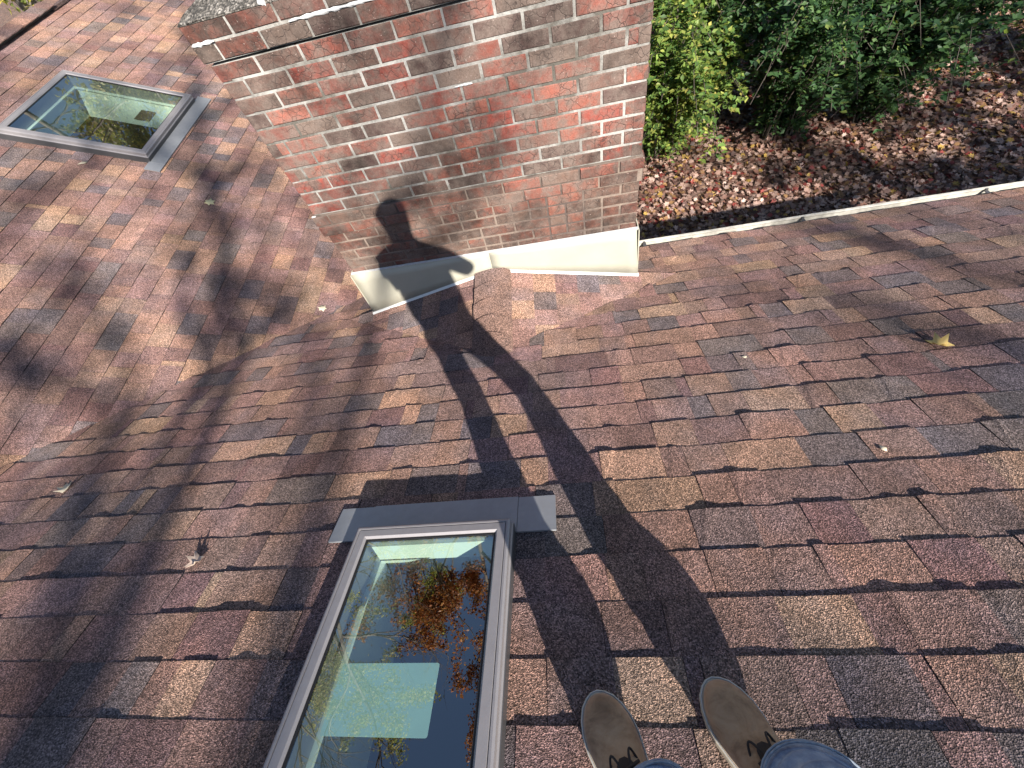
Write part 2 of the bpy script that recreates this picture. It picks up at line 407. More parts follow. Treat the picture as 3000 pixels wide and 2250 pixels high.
def shingle_tabs(S, u_rng, v_rng, phase, holes, clips, seed, wmul=1.0, saddle=None):
    """-> list of (MB, screen area, centre)"""
    R = random.Random(seed); tabs = []
    i0 = math.ceil((v_rng[0] - phase) / EXPO); i1 = math.floor((v_rng[1] - phase) / EXPO + 1e-6)
    for i in range(i0, i1 + 1):
        butt = phase + EXPO * i
        ph = [R.uniform(0, 6.28) for _ in range(6)]
        def wave(u):
            a = math.sin(u * 9 + ph[0]) + 0.8 * math.sin(u * 23 + ph[1]) + 0.6 * math.sin(u * 47 + ph[2]) + 0.9 * math.sin(u * 3.3 + ph[3])
            jag = 0.35 * math.sin(u * 190 + ph[4]) + 0.3 * math.sin(u * 331 + ph[5])
            return 0.0010 * a * wmul + 0.0005 * jag + (0.0030 * wmul if a > 1.6 else 0)
        u = u_rng[0] - R.uniform(0, 0.3); sh_end = u + R.uniform(0.3, 1.0); thick = R.random() < 0.5
        while u < u_rng[1]:
            w = R.choice((R.uniform(0.08, 0.15), R.uniform(0.12, 0.21), R.uniform(0.16, 0.30)))
            joint = False
            if u + w > sh_end:
                w = max(0.04, sh_end - u); joint = True; sh_end += 1.0 * R.choice((0.5, 1.0))
            if R.random() < 0.35: joint = True
            col = R.choice(PALW); k = R.uniform(1.05, 1.38)
            col = tuple(c * k * R.uniform(0.97, 1.03) for c in col)
            dv = R.gauss(0, 0.0012)
            thick = (not thick) if R.random() < 0.75 else thick
            base = (0.0082 if thick else 0.0046) * (0.6 + 0.4 * wmul)
            gap = 0.0016 if joint else 0.0003
            rects = [(u, u + w - gap, butt - EXPO - 0.012, butt + dv)]
            for h in holes: rects = minus(rects, h)
            jobs = []
            if saddle:
                r2 = []
                for r4 in rects:
                    if r4[2] < saddle[6] < r4[3]: r2 += [(r4[0], r4[1], r4[2], saddle[6]), (r4[0], r4[1], saddle[6], r4[3])]
                    else: r2.append(r4)
                rects = r2
            for r4 in rects:
                if saddle and r4[3] <= saddle[6] + 1e-6 and r4[1] > saddle[1] and r4[0] < saddle[2] and r4[3] > saddle[3]:
                    xm = saddle[0]
                    if r4[0] < xm < r4[1]: jobs += [((r4[0], xm, r4[2], r4[3]), saddle[4]), ((xm, r4[1], r4[2], r4[3]), saddle[5])]
                    else: jobs.append((r4, saddle[4] if r4[1] <= xm else saddle[5]))
                else: jobs.append((r4, None))
            for ((a, b, v0, v1), cut) in jobs:
                if b - a < 0.006: continue
                lift = 0.0
                def hgt(uu, vv):
                    t = (vv - (butt - EXPO - 0.012)) / (EXPO + 0.012)
                    return 0.0008 + (base + max(-0.0012, wave(uu)) - 0.0008) * t
                n = max(1, int((b - a) / 0.016))
                us = [a + (b - a) * k / n for k in range(n + 1)]
                poly = [(uu, v1) for uu in us] + [(b, v0), (a, v0)]
                np_ = poly
                for c3 in clips: np_ = clip_poly(np_, *c3)
                if cut:
                    np_ = clip_poly(np_, *cut); lift = 0.007 if np_ != poly else 0.0
                if len(np_) < 3: continue
                mb = MB()
                if np_ == poly:
                    top = [S.p(uu, v1, hgt(uu, v1)) for uu in us] + [S.p(uu, v0, 0.0008) for uu in (a, b)]
                    nb = len(us)
                    bot = [S.p(uu, v1, -0.001) for uu in us] + [S.p(a, v0, -0.001), S.p(b, v0, -0.001)]
                    # the upper edge only needs two points: fan triangles to it
                    fs = []
                    mid = nb // 2
                    for k in range(nb - 1):
                        fs.append((k, k + 1, nb) if k < mid else (k, k + 1, nb + 1))
                    fs.append((nb, mid, nb + 1))
                    B0 = len(top)
                    ws = []
                    for k in range(nb - 1): ws.append((k + 1, k, B0 + k, B0 + k + 1))
                    ws.append((0, nb, B0 + nb, B0)); ws.append((nb + 1, nb - 1, B0 + nb - 1, B0 + nb + 1))
                    if not S.flip: fs = [tuple(reversed(f)) for f in fs]; ws = [tuple(reversed(f)) for f in ws]
                    mb.add(top, fs, col); mb.add(top + bot, ws, EDGE)
                    ar = [(a, v0), (b, v0), (b, v1), (a, v1)]
                else:
                    pl = np_; m_ = len(pl)
                    top = [S.p(pu, pv, hgt(pu, pv) + 0.001 + lift) for pu, pv in pl]; bot = [S.p(pu, pv, -0.002) for pu, pv in pl]
                    fs = [tuple(range(m_))]; ws = [((k + 1) % m_, k, m_ + k, m_ + (k + 1) % m_) for k in range(m_)]
                    if not S.flip: fs = [tuple(reversed(f)) for f in fs]; ws = [tuple(reversed(f)) for f in ws]
                    mb.add(top, fs, col); mb.add(top + bot, ws, EDGE)
                    ar = pl
                pxs = [to_px(S.p(pu, pv, 0)) for pu, pv in ar]
                area = 0
                if all(pxs):
                    cx = sum(q[0] for q in pxs) / len(pxs); cy = sum(q[1] for q in pxs) / len(pxs)
                    if -20 < cx < 3020 and -20 < cy < 2270:
                        area = abs(sum(pxs[k][0] * pxs[(k + 1) % len(pxs)][1] - pxs[(k + 1) % len(pxs)][0] * pxs[k][1] for k in range(len(pxs)))) / 2
                        if 760 < cx < 1620 and cy > 1500 and (cx - 1060 + (cy - 1541) * 0.40) > 0 and cx < 1490: area = 0   # under the near skylight
                        if cx > 640 and cx < 1880 and cy < 560 and S is SB: area = 0
                tabs.append((mb, area))
            u += w
    return tabs

def make_shingles(tabs, parent, limit=300):
    tabs = sorted(tabs, key=lambda t: -t[1]); rest = MB()
    for k, (mb, ar) in enumerate(tabs):
        if k < limit and ar > 60: mb.build('shingle', MAT['shingle'], parent)
        else: rest.add(mb.v, mb.f, None); rest.c[-len(mb.v):] = mb.c
    if rest.v:
        o = rest.build('shingles', MAT['shingle'], parent); o['kind'] = 'stuff'

def deck(name, S, u_rng, v_rng, holes, clips, label, w=-0.004, thick=0.02):
    rects = [(u_rng[0], u_rng[1], v_rng[0], v_rng[1])]
    for h in holes: rects = minus(rects, h)
    mb = MB()
    for (a, b, c, d) in rects:
        pl = [(a, c), (b, c), (b, d), (a, d)]
        for c3 in clips: pl = clip_poly(pl, *c3)
        if len(pl) < 3: continue
        m_ = len(pl)
        fs = [tuple(range(m_)), tuple(reversed(range(m_, 2 * m_)))] + [((k + 1) % m_, k, m_ + k, m_ + (k + 1) % m_) for k in range(m_)]
        if not S.flip: fs = [tuple(reversed(f)) for f in fs]
        mb.add([S.p(x, y, w) for x, y in pl] + [S.p(x, y, w - thick) for x, y in pl], fs, (0.15, 0.10, 0.085))
    o = mb.build(name, MAT['shingle'], None)
    return tag(o, label, None, None, 'structure')

# skylight openings in slope coordinates (u0, u1, v0, v1)
SKA = (-0.812, -0.258, -0.84, 0.322)        # near skylight, outer curb
SKB = (3.705, 4.775, -0.552, 0.580)           # far skylight on the other slope: u is y here

A_U = (-4.6, 6.2); A_V = (-3.3, EAVE_V)
valley_A = (1.0, -CP, 4.107)                # u - v*CP + 4.107 >= 0
holeA = [(SKA[0] + 0.02, SKA[1] - 0.02, SKA[2] + 0.02, SKA[3] - 0.02), (CHX0 + 0.01, CHX1 - 0.01, CHY0 / CP + 0.01, 9)]
roofA = deck('roof', SA, A_U, A_V, holeA, [valley_A], 'brown asphalt shingle roof slope running down to the white gutter')
XC = -0.447
def side_line(x, y):                 # half-plane uphill of the line from the saddle apex to its corner, in slope coordinates
    ax, av = XC, 1.35 / CP; bx, bv = x, y / CP
    a_, b_ = (bv - av), -(bx - ax); c_ = -(a_ * ax + b_ * av); k = math.copysign(1, a_ * XC + b_ * 0 + c_) / math.hypot(a_, b_)
    return (a_ * k, b_ * k, c_ * k + 0.004)
saddle = (XC, -1.70, 0.82, 1.33 / CP, side_line(-1.666, 2.06), side_line(0.783, 2.06), 2.05 / CP)
tA = shingle_tabs(SA, A_U, (-1.35, EAVE_V), 1.0818, holeA, [valley_A], 21, 1.0, saddle)
make_shingles(tA, roofA)

B_U = (-3.0, 7.0); B_V = (-1.375, 2.80)
valley_B = (1.0, -CP, 0.03)
valley_Bd = (1.0, -CP, 0.0)
holeB = [(SKB[0] + 0.02, SKB[1] - 0.02, SKB[2] + 0.02, SKB[3] - 0.02)]
roofB = deck('roof', SB, B_U, B_V, holeB, [valley_Bd], 'brown asphalt shingle roof slope behind the brick chimney, carrying the far skylight')
tB = shingle_tabs(SB, B_U, (-1.30, 2.80), 0.1394, holeB, [valley_B], 33, 0.45)
make_shingles(tB, roofB)

# the back sides of both ridges, so the roof is a whole roof
def plain(name, pts, label):
    mb = MB(); top = [Vector(p) for p in pts]; n = len(pts)
    mb.add(top + [p - Vector((0, 0, 0.03)) for p in top], [tuple(range(n)), tuple(reversed(range(n, 2 * n)))] +
           [(k, n + k, n + (k + 1) % n, (k + 1) % n) for k in range(n)], (0.17, 0.115, 0.10))
    return tag(mb.build(name, MAT['shingle'], None, recalc=True), label, None, None, 'structure')
rA = SA.p(0, A_V[0]); rB = SB.p(0, B_V[0])
plain('roof', [(-5.4, rA.y, rA.z), (6.2, rA.y, rA.z), (6.2, rA.y - 5, rA.z - 5 * PITCH), (-5.4, rA.y - 5, rA.z - 5 * PITCH)],
      'far side of the main roof behind the ridge')
plain('roof', [(rB.x, -6, rB.z), (rB.x, 7.0, rB.z), (rB.x - 5, 7.0, rB.z - 5 * PITCH), (rB.x - 5, -6, rB.z - 5 * PITCH)],
      'far side of the wing roof beyond its ridge vent')
# ridge vent on the wing: a raised strip with dark open edge and shingle caps
rv = empty('ridge_vent', (rB.x, 6.0, rB.z), 'raised shingled ridge vent with dark open edge at the roof crest', 'ridge vent')
mb = MB(); mb.box((-0.12, -3.0, 0.0), (0.13, 6.02, 0.022), None, lambda x, y, z: (rB.x + x, y, rB.z + 0.018 - abs(x) * PITCH * 0.8 + z))
mb.build('vent_strip', MAT['rubber'], rv)
y = 6.06
while y > 1.0:
    mb = MB(); k = rnd.uniform(0.85, 1.1); c = tuple(a * k for a in rnd.choice(PALW))
    vs = []
    for yy, dz in ((y, 0.008), (y - 0.17, 0.002)):
        for x in (-0.15, 0.0, 0.15): vs.append((rB.x + x, yy, rB.z + 0.042 + dz - abs(x) * PITCH * 0.8))
    vs += [(a, b_, c_ - 0.006) for a, b_, c_ in vs]
    mb.add(vs, [(0, 1, 4, 3), (1, 2, 5, 4), (6, 9, 10, 7), (7, 10, 11, 8), (0, 6, 7, 1), (1, 7, 8, 2), (3, 4, 10, 9), (4, 5, 11, 10), (0, 3, 9, 6), (2, 8, 11, 5)], c)
    mb.build('cap_shingle', MAT['shingle'], rv, recalc=True); y -= 0.143
mb = MB(); mb.box((-0.13, 6.02, -0.01), (0.135, 7.0, 0.014), (0.14, 0.095, 0.085), lambda x, y, z: (rB.x + x, y, rB.z + 0.016 - abs(x) * PITCH * 0.8 + z))
mb.build('ridge_strip', MAT['shingle'], rv)

# ------------------------------------------------------------------ cricket behind the chimney
XC = -0.447
R0 = Vector((XC, 1.34, -PITCH * 1.34)); R1 = Vector((XC, 2.055, -0.545))
CL = Vector((-1.666, 2.055, -PITCH * 2.055)); CR = Vector((0.783, 2.055, -PITCH * 2.055))
cr_mb = MB()
cr_mb.add([R0, R1, CL, CR, (XC, 2.055, -PITCH * 2.055 - 0.01)], [(0, 1, 2), (0, 3, 1), (1, 4, 2), (1, 3, 4)], (0.15, 0.10, 0.085))
cricket = tag(cr_mb.build('chimney_cricket', MAT['shingle']), 'small shingled saddle with capped ridge against the uphill side of the chimney', 'roof cricket')
for side, corner, seed in ((-1, CL, 5), (1, CR, 6)):
    ud = (R1 - R0).normalized(); e2 = corner - R0; vd = (e2 - ud * e2.dot(ud)).normalized()
    S = Slope(R0, ud, vd)
    Lr = (R1 - R0).length; cu, cv = e2.dot(ud), e2.dot(vd)
    # triangle (0,0) (Lr,0) (cu,cv)
    cl = [(0, 1, 0.0), (cv, -cu, 0.004), (-cv, (cu - Lr), Lr * cv - 0.004)]
    make_shingles([(m_, a + 100) for m_, a in shingle_tabs(S, (-0.3, 1.3), (0.0, 1.5), 0.11, [], cl, seed, 0.5)], cricket)
# ridge caps
y = 2.05; k = 0
while y > 1.47:
    mb = MB(); t0 = (y - 1.34) / 0.715; zr = lambda yy: R0.z + (R1.z - R0.z) * (yy - 1.34) / 0.715
    yb = y - 0.205; vs = []; nx = 8
    for yy, h in ((y, 0.021), (yb, 0.002)):
        for q in range(nx + 1):
            x = -0.125 + 0.24 * q / nx
            ax = math.sqrt(x * x + 0.0016) - 0.04
            vs.append((XC + x, yy - 0.05 * (x + 0.02) ** 2 / 0.02, zr(yy) - ax * 0.245 + h + 0.006))
    n1 = nx + 1; vs += [(a, b_, c_ - 0.007) for a, b_, c_ in vs]
    fs = [(q, q + 1, n1 + q + 1, n1 + q) for q in range(nx)] + [(q, q + 1, 2 * n1 + q + 1, 2 * n1 + q) for q in range(nx)]
    fs += [(0, n1, 3 * n1, 2 * n1), (nx, 2 * n1 + nx, 3 * n1 + nx, n1 + nx)]
    kk = rnd.uniform(0.9, 1.1)
    mb.add(vs, fs, tuple(a * kk for a in (0.20, 0.128, 0.105)))
    mb.build('cap_shingle', MAT['shingle'], cricket, smooth=False, recalc=True); y -= 0.135; k += 1

# ------------------------------------------------------------------ chimney
chim = empty('chimney', ((CHX0 + CHX1) / 2, (CHY0 + CHY1) / 2, ZG), 'wide weathered red brick chimney with cracked top and sooty mortar', 'chimney')
BRC = [((0.32, 0.080, 0.060), 5), ((0.29, 0.10, 0.075), 5), ((0.36, 0.125, 0.09), 4), ((0.24, 0.09, 0.072), 3), ((0.20, 0.11, 0.088), 4),
       ((0.19, 0.135, 0.11), 5), ((0.11, 0.068, 0.06), 2)]
BRW = [c for c, n in BRC for _ in range(n)]
def brick_piece(u0, u1, z0, z1, face, depth=0.05, proud=0.0, col=None, low=False):
    """face: 'f' uphill face, 'l', 'r' sides, 'b' back; u runs along the face"""
    j = lambda a=0.0012: rnd.uniform(-a, a)
    be = 0.0035; pr = proud + j(0.0018)
    out = []
    tilt = j(0.0012)
    for (ins, dd) in ((0.0, -depth), (0.0, pr - be), (be, pr)):
        for uu, zz in ((u0 + ins, z0 + ins), (u1 - ins, z0 + ins), (u1 - ins, z1 - ins), (u0 + ins, z1 - ins)):
            out.append((uu + j(), zz + j() + (tilt if uu > (u0 + u1) / 2 else -tilt), dd + j(0.0006)))
    def w(u, z, d):
        if face == 'f': return (u, CHY0 - d, z)
        if face == 'b': return (u, CHY1 + d, z)
        if face == 'l': return (CHX0 - d, u, z)
        return (CHX1 + d, u, z)
    vs = [w(*p) for p in out]
    fs = []
    for a in (0, 4):
        for k in range(4): fs.append((a + k, a + (k + 1) % 4, a + 4 + (k + 1) % 4, a + 4 + k))
    fs.append((8, 9, 10, 11))
    if face in ('b', 'l'): fs = [tuple(reversed(f)) for f in fs]
    mb = MB(); c = col or rnd.choice(BRW); k = rnd.uniform(0.85, 1.15)
    if low: c = tuple(0.6 * a + 0.4 * b_ for a, b_ in zip(c, (0.26, 0.135, 0.095)))
    mb.add(vs, fs, tuple(a * k for a in c)); return mb
J = 0.0105
rest = MB()
mod = (CHX1 - CHX0 + J) / 9
for k in range(-2, 52):
    z1 = ZC - BC * k - J / 2; z0 = ZC - BC * (k + 1) + J / 2
    if k < 0: z1 += 0.006; z0 += 0.006
    proud = 0.016 if k in (11, 12) else (0.013 if k < 0 else 0.0)
    low = k >= 11
    for face in 'flrb':
        a, b = (CHX0, CHX1) if face in 'fb' else (CHY0, CHY1)
        if face in 'fb' : a -= proud; b += proud
        u = a - (mod / 2 if (k % 2) else 0.0) - (0.0 if face in 'fb' else mod / 2)
        while u < b - 0.02:
            w = mod - J
            p0, p1 = max(a, u), min(b, u + w)
            segs = [(p0, p1)]
            if low and k > 12 and face == 'f' and p1 - p0 > 0.15 and rnd.random() < 0.45 and u > -0.75:
                mid = (p0 + p1) / 2; segs = [(p0, mid - 0.004), (mid + 0.004, p1)]
            for (q0, q1) in segs:
                if q1 - q0 < 0.03: continue
                mb = brick_piece(q0, q1, z0, z1, face, 0.05, proud, low=low)
                if face == 'f' and k <= 18: mb.build('brick', MAT['brick'], chim)
                else:
                    n0 = len(mb.v); rest.add(mb.v, mb.f); rest.c[-n0:] = mb.c
            u += mod
o = rest.build('bricks', MAT['brick'], chim); o['kind'] = 'stuff'
rc = 0.0035
zl = ZC - BC * 11
mb = MB(); mb.box((CHX0 + rc, CHY0 + rc, zl), (CHX1 - rc, CHY1 - rc, ZC - 0.004)); mb.build('mortar', MAT['mortar'], chim)
mb = MB(); mb.box((CHX0 + rc - 0.011, CHY0 + rc - 0.011, ZC + 0.0085), (CHX1 - rc + 0.011, CHY1 - rc + 0.011, ZC + BC * 2 + 0.004)); mb.build('mortar', MAT['mortar'], chim)
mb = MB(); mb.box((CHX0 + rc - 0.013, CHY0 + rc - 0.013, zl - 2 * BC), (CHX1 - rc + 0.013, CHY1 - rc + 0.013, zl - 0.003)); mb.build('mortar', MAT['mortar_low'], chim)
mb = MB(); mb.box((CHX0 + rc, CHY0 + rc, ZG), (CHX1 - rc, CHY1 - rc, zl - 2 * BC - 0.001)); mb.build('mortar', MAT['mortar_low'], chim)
mb = MB(); mb.box((CHX0 + 0.05, CHY0 + 0.05, ZC - 0.05), (CHX1 - 0.05, CHY1 - 0.05, ZC + 0.05)); mb.build('crack_shade_core', MAT['dark'], chim)  # near-black block: shade inside the open crack put into colour
# crown of rough concrete, washed up from the brick edge
mb = MB(); nx, ny = 60, 32; zt = ZC + BC * 2 + 0.004
vs = []
for jy in range(ny + 1):
    for ix in range(nx + 1):
        x = CHX0 - 0.012 + (CHX1 - CHX0 + 0.024) * ix / nx; yv = CHY0 - 0.012 + (CHY1 - CHY0 + 0.024) * jy / ny
        e = min(x - CHX0 + 0.012, CHX1 + 0.012 - x, yv - CHY0 + 0.012, CHY1 + 0.012 - yv)
        z = zt + min(0.075, 0.004 + e * 0.45) + (rnd.uniform(-0.004, 0.005) if e > 0.001 else rnd.uniform(-0.003, 0.003))
        vs.append((x + (rnd.uniform(-0.004, 0.004) if e < 0.001 else 0), yv + (rnd.uniform(-0.004, 0.004) if e < 0.001 else 0), z))
fs = [(jy * (nx + 1) + ix, jy * (nx + 1) + ix + 1, (jy + 1) * (nx + 1) + ix + 1, (jy + 1) * (nx + 1) + ix) for jy in range(ny) for ix in range(nx)]
b0 = len(vs); vs += [(CHX0 - .012, CHY0 - .012, zt - .003), (CHX1 + .012, CHY0 - .012, zt - .003), (CHX1 + .012, CHY1 + .012, zt - .003), (CHX0 - .012, CHY1 + .012, zt - .003)]
edge = [list(range(nx + 1)), [(r + 1) * (nx + 1) - 1 for r in range(ny + 1)], [ny * (nx + 1) + i for i in range(nx, -1, -1)], [r * (nx + 1) for r in range(ny, -1, -1)]]
for k, e in enumerate(edge): fs.append(tuple(reversed(e)) + (b0 + k, b0 + (k + 1) % 4))
mb.add(vs, fs); mb.build('concrete_crown', MAT['concrete'], chim, recalc=True)
# white sealant smears along the top courses
def smear(x0, x1, zc_, hh, n, off):
    mb = MB(); vs = []
    for i in range(n + 1):
        x = x0 + (x1 - x0) * i / n
        a = hh * rnd.uniform(0.35, 1.0) if 0 < i < n else hh * 0.2
        vs += [(x, off - 0.001, zc_ + a), (x, off - 0.006, zc_ + rnd.uniform(-.2, .2) * hh), (x, off - 0.001, zc_ - a * rnd.uniform(0.4, 1))]
    fs = []
    for i in range(n):
        for q in range(2): fs.append((3 * i + q, 3 * i + q + 1, 3 * i + 4 + q, 3 * i + 3 + q))
    mb.add(vs, fs); mb.build('sealant', MAT['caulk'], chim, smooth=True, recalc=True)
FY = CHY0 - 0.013
smear(-1.372, -1.27, ZC + BC + 0.006, 0.011, 9, FY)
smear(-0.94, -0.52, ZC + BC + 0.006, 0.009, 26, FY)
smear(-1.02, -0.99, zt + 0.004, 0.02, 6, FY)
smear(-0.93, -0.86, zt + 0.004, 0.012, 8, FY)
smear(-1.372, -1.345, ZC - BC * 11 + 0.004, 0.007, 5, CHY0 - 0.016)
smear(-0.38, -0.30, ZC - BC * 4, 0.006, 8, CHY0 - 0.001)

# sheet-metal flashing over the saddle
fl = empty('chimney_flashing', (XC, CHY0 - 0.01, -0.6), 'cream sheet metal flashing with white lip around the foot of the chimney', 'flashing')
ft = -0.402; fy0 = CHY0 - 0.0115; fy1 = CHY0 - 0.034
def zcr(x):  # cricket surface near the chimney face
    return R1.z - abs(x - XC) * ((R1.z - CL.z) / (XC - CL.x)) + 0.012
for (xa, xb) in ((CHX0 - 0.014, XC - 0.0004), (XC + 0.0004, CHX1 + 0.014)):
    mb = MB(); n = 14; vs = []
    for i in range(n + 1):
        x = xa + (xb - xa) * i / n
        bow = 0.0025 * math.sin(i * 1.3 + xa * 5)
        zb = zcr(x)
        for q in range(5):
            t = q / 4; vs.append((x + (x - XC) * 0.02 * t, fy0 + (fy1 - fy0) * t - bow * math.sin(t * 3.14), ft + 0.004 * math.sin(x * 9) * (1 - t) + (zb - ft) * t))
    fs = [(i * 5 + q, i * 5 + q + 1, (i + 1) * 5 + q + 1, (i + 1) * 5 + q) for i in range(n) for q in range(4)]
    mb.add(vs, fs); o = mb.build('flashing_panel', MAT['cream'], fl, smooth=True, recalc=True)
    sd = o.modifiers.new('thickness', 'SOLIDIFY'); sd.thickness = 0.002
    # lip
    mb = MB(); vs = []
    for x in ((xa + (xa - XC) * 0.024 if xa < XC - 0.1 else xa), (xb + (xb - XC) * 0.024 if xb > XC + 0.1 else xb)):
        z = zcr(x) - 0.002
        vs += [(x, fy1 + 0.006, z + 0.011), (x, fy1 - 0.007, z + 0.009), (x, fy1 - 0.014, z - 0.003), (x, fy1 + 0.006, z - 0.006)]
    mb.add(vs, [(0, 1, 5, 4), (1, 2, 6, 5), (2, 3, 7, 6), (3, 0, 4, 7), (3, 2, 1, 0), (4, 5, 6, 7)])
    mb.build('white_lip', MAT['white'], fl, recalc=True)
for xs, sgn in ((CHX0 - 0.016, -1), (CHX1 + 0.016, 1)):     # side returns
    mb = MB(); mb.box((xs - 0.003, fy1 + 0.004, -0.82), (xs + 0.003, CHY1 - 0.2, ft - 0.004), None,
                      lambda x, y, z: (x + sgn * (0.03 if z < -0.6 else 0) * 0.5, y, z if z > -0.6 else -PITCH * y - 0.01 if y > 2.3 else -0.80))
    mb.build('side_return', MAT['cream'], fl)
mb = MB(); mb.box((CHX0 - 0.012, CHY0 - 0.017, ft - 0.001), (CHX1 + 0.012, CHY0 - 0.004, ft + 0.005)); mb.build('caulk_bead', MAT['caulk'], fl)

# ------------------------------------------------------------------ skylights
def skylight(S, rect, label, fl_w, hf, shaft, sticker, down_v, apron_ext, gl_in, flare):
    u0, u1, v0, v1 = rect
    root = empty('skylight', S.p((u0 + u1) / 2, (v0 + v1) / 2, 0), label, 'skylight')
    def ring(prof, name, mat, smooth=False):
        # prof: list of (inset, w); extruded round the rectangle with mitred corners, one bar per side
        cor = [(u0, v0, 1, 1), (u1, v0, -1, 1), (u1, v1, -1, -1), (u0, v1, 1, -1)]
        for k in range(4):
            mb = MB(); vs = []
            for (cu, cv, su, sv) in (cor[k], cor[(k + 1) % 4]):
                for ins, w in prof: vs.append(S.p(cu + su * ins, cv + sv * ins, w))
            n = len(prof)
            fs = [(q, q + 1, n + q + 1, n + q) for q in range(n - 1)] + [tuple(range(n)), tuple(range(2 * n - 1, n - 1, -1))]
            mb.add(vs, fs); mb.build(name, mat, root, recalc=True)
    ring([(0.0, -0.02), (0.0, hf - 0.034), (0.004, hf - 0.030), (0.004, hf - 0.004), (0.010, hf), (0.016, hf), (0.0175, hf - 0.004), (0.020, hf),
          (fl_w - 0.006, hf + 0.001), (fl_w, hf - 0.006), (fl_w, -0.02)], 'frame_bar', MAT['metal'])
    ring([(-0.0025, -0.004), (-0.0025, hf - 0.040), (0.003, hf - 0.036), (0.003, -0.004)], 'curb_cladding', MAT['dmetal'])
    # gasket and glass
    g = fl_w
    mb = MB()
    for (a, b, c, d) in minus([(u0 + g - 0.004, u1 - g + 0.004, v0 + g - 0.004, v1 - g + 0.004)], (u0 + g + 0.007, u1 - g - 0.007, v0 + g + 0.007, v1 - g - 0.007)):
        mb.box((a, c, hf - 0.016), (b, d, hf - 0.0075), None, lambda x, y, z: S.p(x, y, z))
    mb.build('gasket', MAT['rubber'], root, recalc=True)
    mb = MB(); vs = [S.p(x, y, hf - 0.010) for x, y in ((u0 + g, v0 + g), (u1 - g, v0 + g), (u1 - g, v1 - g), (u0 + g, v1 - g))]
    mb.add(vs, [(0, 1, 2, 3)]); mb.build('glass_pane', MAT['glass'], root)
    # inner sash: a pale ledge below the glass, then the light shaft
    i0 = 0.0
    mb = MB(); a0, a1, b0, b1 = u0 + gl_in, u1 - gl_in, v0 + gl_in, v1 - gl_in
    for (a, b, c, d) in minus([(min(u0 + 0.02, a0 - flare[0]), u1 - 0.02, min(v0 + 0.02, b0 - flare[2]), v1 - 0.02)], (a0, a1, b0, b1)):
        mb.box((a, c, hf - 0.124), (b, d, hf - 0.035 if (a > u0 and c > v0 and b <= u1 and d <= v1) else hf - 0.114), None, lambda x, y, z: S.p(x, y, z))
    mb.build('inner_sash', MAT['drywall'], root, recalc=True)
    dz = Vector((0, 0, -1)); mb = MB()
    top = [S.p(x, y, hf - 0.125) for x, y in ((a0 - flare[0], b0 - flare[2]), (a1 + flare[1], b0 - flare[2]), (a1 + flare[1], b1 + flare[3]), (a0 - flare[0], b1 + flare[3]))]
    bot = [p + dz * shaft for p in top]
    mb.add(top + bot, [(k, (k + 1) % 4, 4 + (k + 1) % 4, 4 + k) for k in range(4)]); o = mb.build('light_shaft', MAT['drywall'], root)
    # room under the opening, its dimness put into a dark wall colour
    cx = sum((p for p in bot), Vector()) / 4; zz = min(p.z for p in bot)
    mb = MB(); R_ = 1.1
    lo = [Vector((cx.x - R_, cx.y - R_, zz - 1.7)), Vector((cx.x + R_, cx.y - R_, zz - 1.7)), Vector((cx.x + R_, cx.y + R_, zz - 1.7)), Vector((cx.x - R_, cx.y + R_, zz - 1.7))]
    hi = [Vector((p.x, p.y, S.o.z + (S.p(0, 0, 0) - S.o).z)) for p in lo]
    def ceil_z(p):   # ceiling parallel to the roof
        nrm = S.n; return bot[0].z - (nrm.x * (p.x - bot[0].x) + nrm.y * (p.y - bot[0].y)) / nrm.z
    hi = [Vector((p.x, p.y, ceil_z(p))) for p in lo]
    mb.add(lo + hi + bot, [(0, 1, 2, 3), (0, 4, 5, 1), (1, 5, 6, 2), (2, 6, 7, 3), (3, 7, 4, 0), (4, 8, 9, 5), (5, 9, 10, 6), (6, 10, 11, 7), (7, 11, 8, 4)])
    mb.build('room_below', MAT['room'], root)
    # rounded label under the glass
    (su0, su1, sv0, sv1, smat) = sticker
    mb = MB(); pts = []; r = 0.006
    for (cu, cv, a0_) in ((su1 - r, sv1 - r, 0), (su0 + r, sv1 - r, 90), (su0 + r, sv0 + r, 180), (su1 - r, sv0 + r, 270)):
        for q in range(5):
            t = math.radians(a0_ + q * 22.5); pts.append((cu + r * math.cos(t), cv + r * math.sin(t)))
    n = len(pts); mb.add([S.p(x, y, hf - 0.0125) for x, y in pts] + [S.p(x, y, hf - 0.0133) for x, y in pts],
                         [tuple(range(n)), tuple(range(2 * n - 1, n - 1, -1))] + [(k, (k + 1) % n, n + (k + 1) % n, n + k) for k in range(n)])
    mb.build('glass_label', MAT[smat], root, recalc=True)
    # apron flashing at the downhill end and thin side flashings
    mb = MB(); au0, au1 = u0 - apron_ext, u1 + apron_ext
    cuts = [au0, u0 - 0.004, u1 + 0.006, au1]
    for k in range(3):
        lift = (0.0035, 0.006, 0.0035)[k]
        mb = MB(); mb.box((cuts[k] + 0.0006, v1 - 0.01, 0.0062), (cuts[k + 1] - 0.0006, down_v + (0.002 if k == 1 else 0), 0.0105 + lift), None,
               lambda x, y, z: S.p(x, y, z + (0.004 if y < v1 else 0.002)))
        mb.build('apron_flashing', MAT['apron'], root, recalc=True)
    return root

skA = skylight(SA, SKA, 'narrow skylight with grey metal frame and pale label on its glass beside the boots', 0.050, 0.088, 0.55,
               (-0.697, -0.425, -0.253, -0.100, 'label'), 0.456, 0.142, 0.062, (0.10, 0.03, 0.03, 0.03))
skB = skylight(SB, SKB, 'squarish skylight with grey metal frame on the roof slope left of the chimney', 0.060, 0.09, 0.30,
               (4.20, 4.37, 0.28, 0.41, 'dlabel'), 0.695, 0.11, 0.08, (0.03, 0.02, 0.16, 0.03))

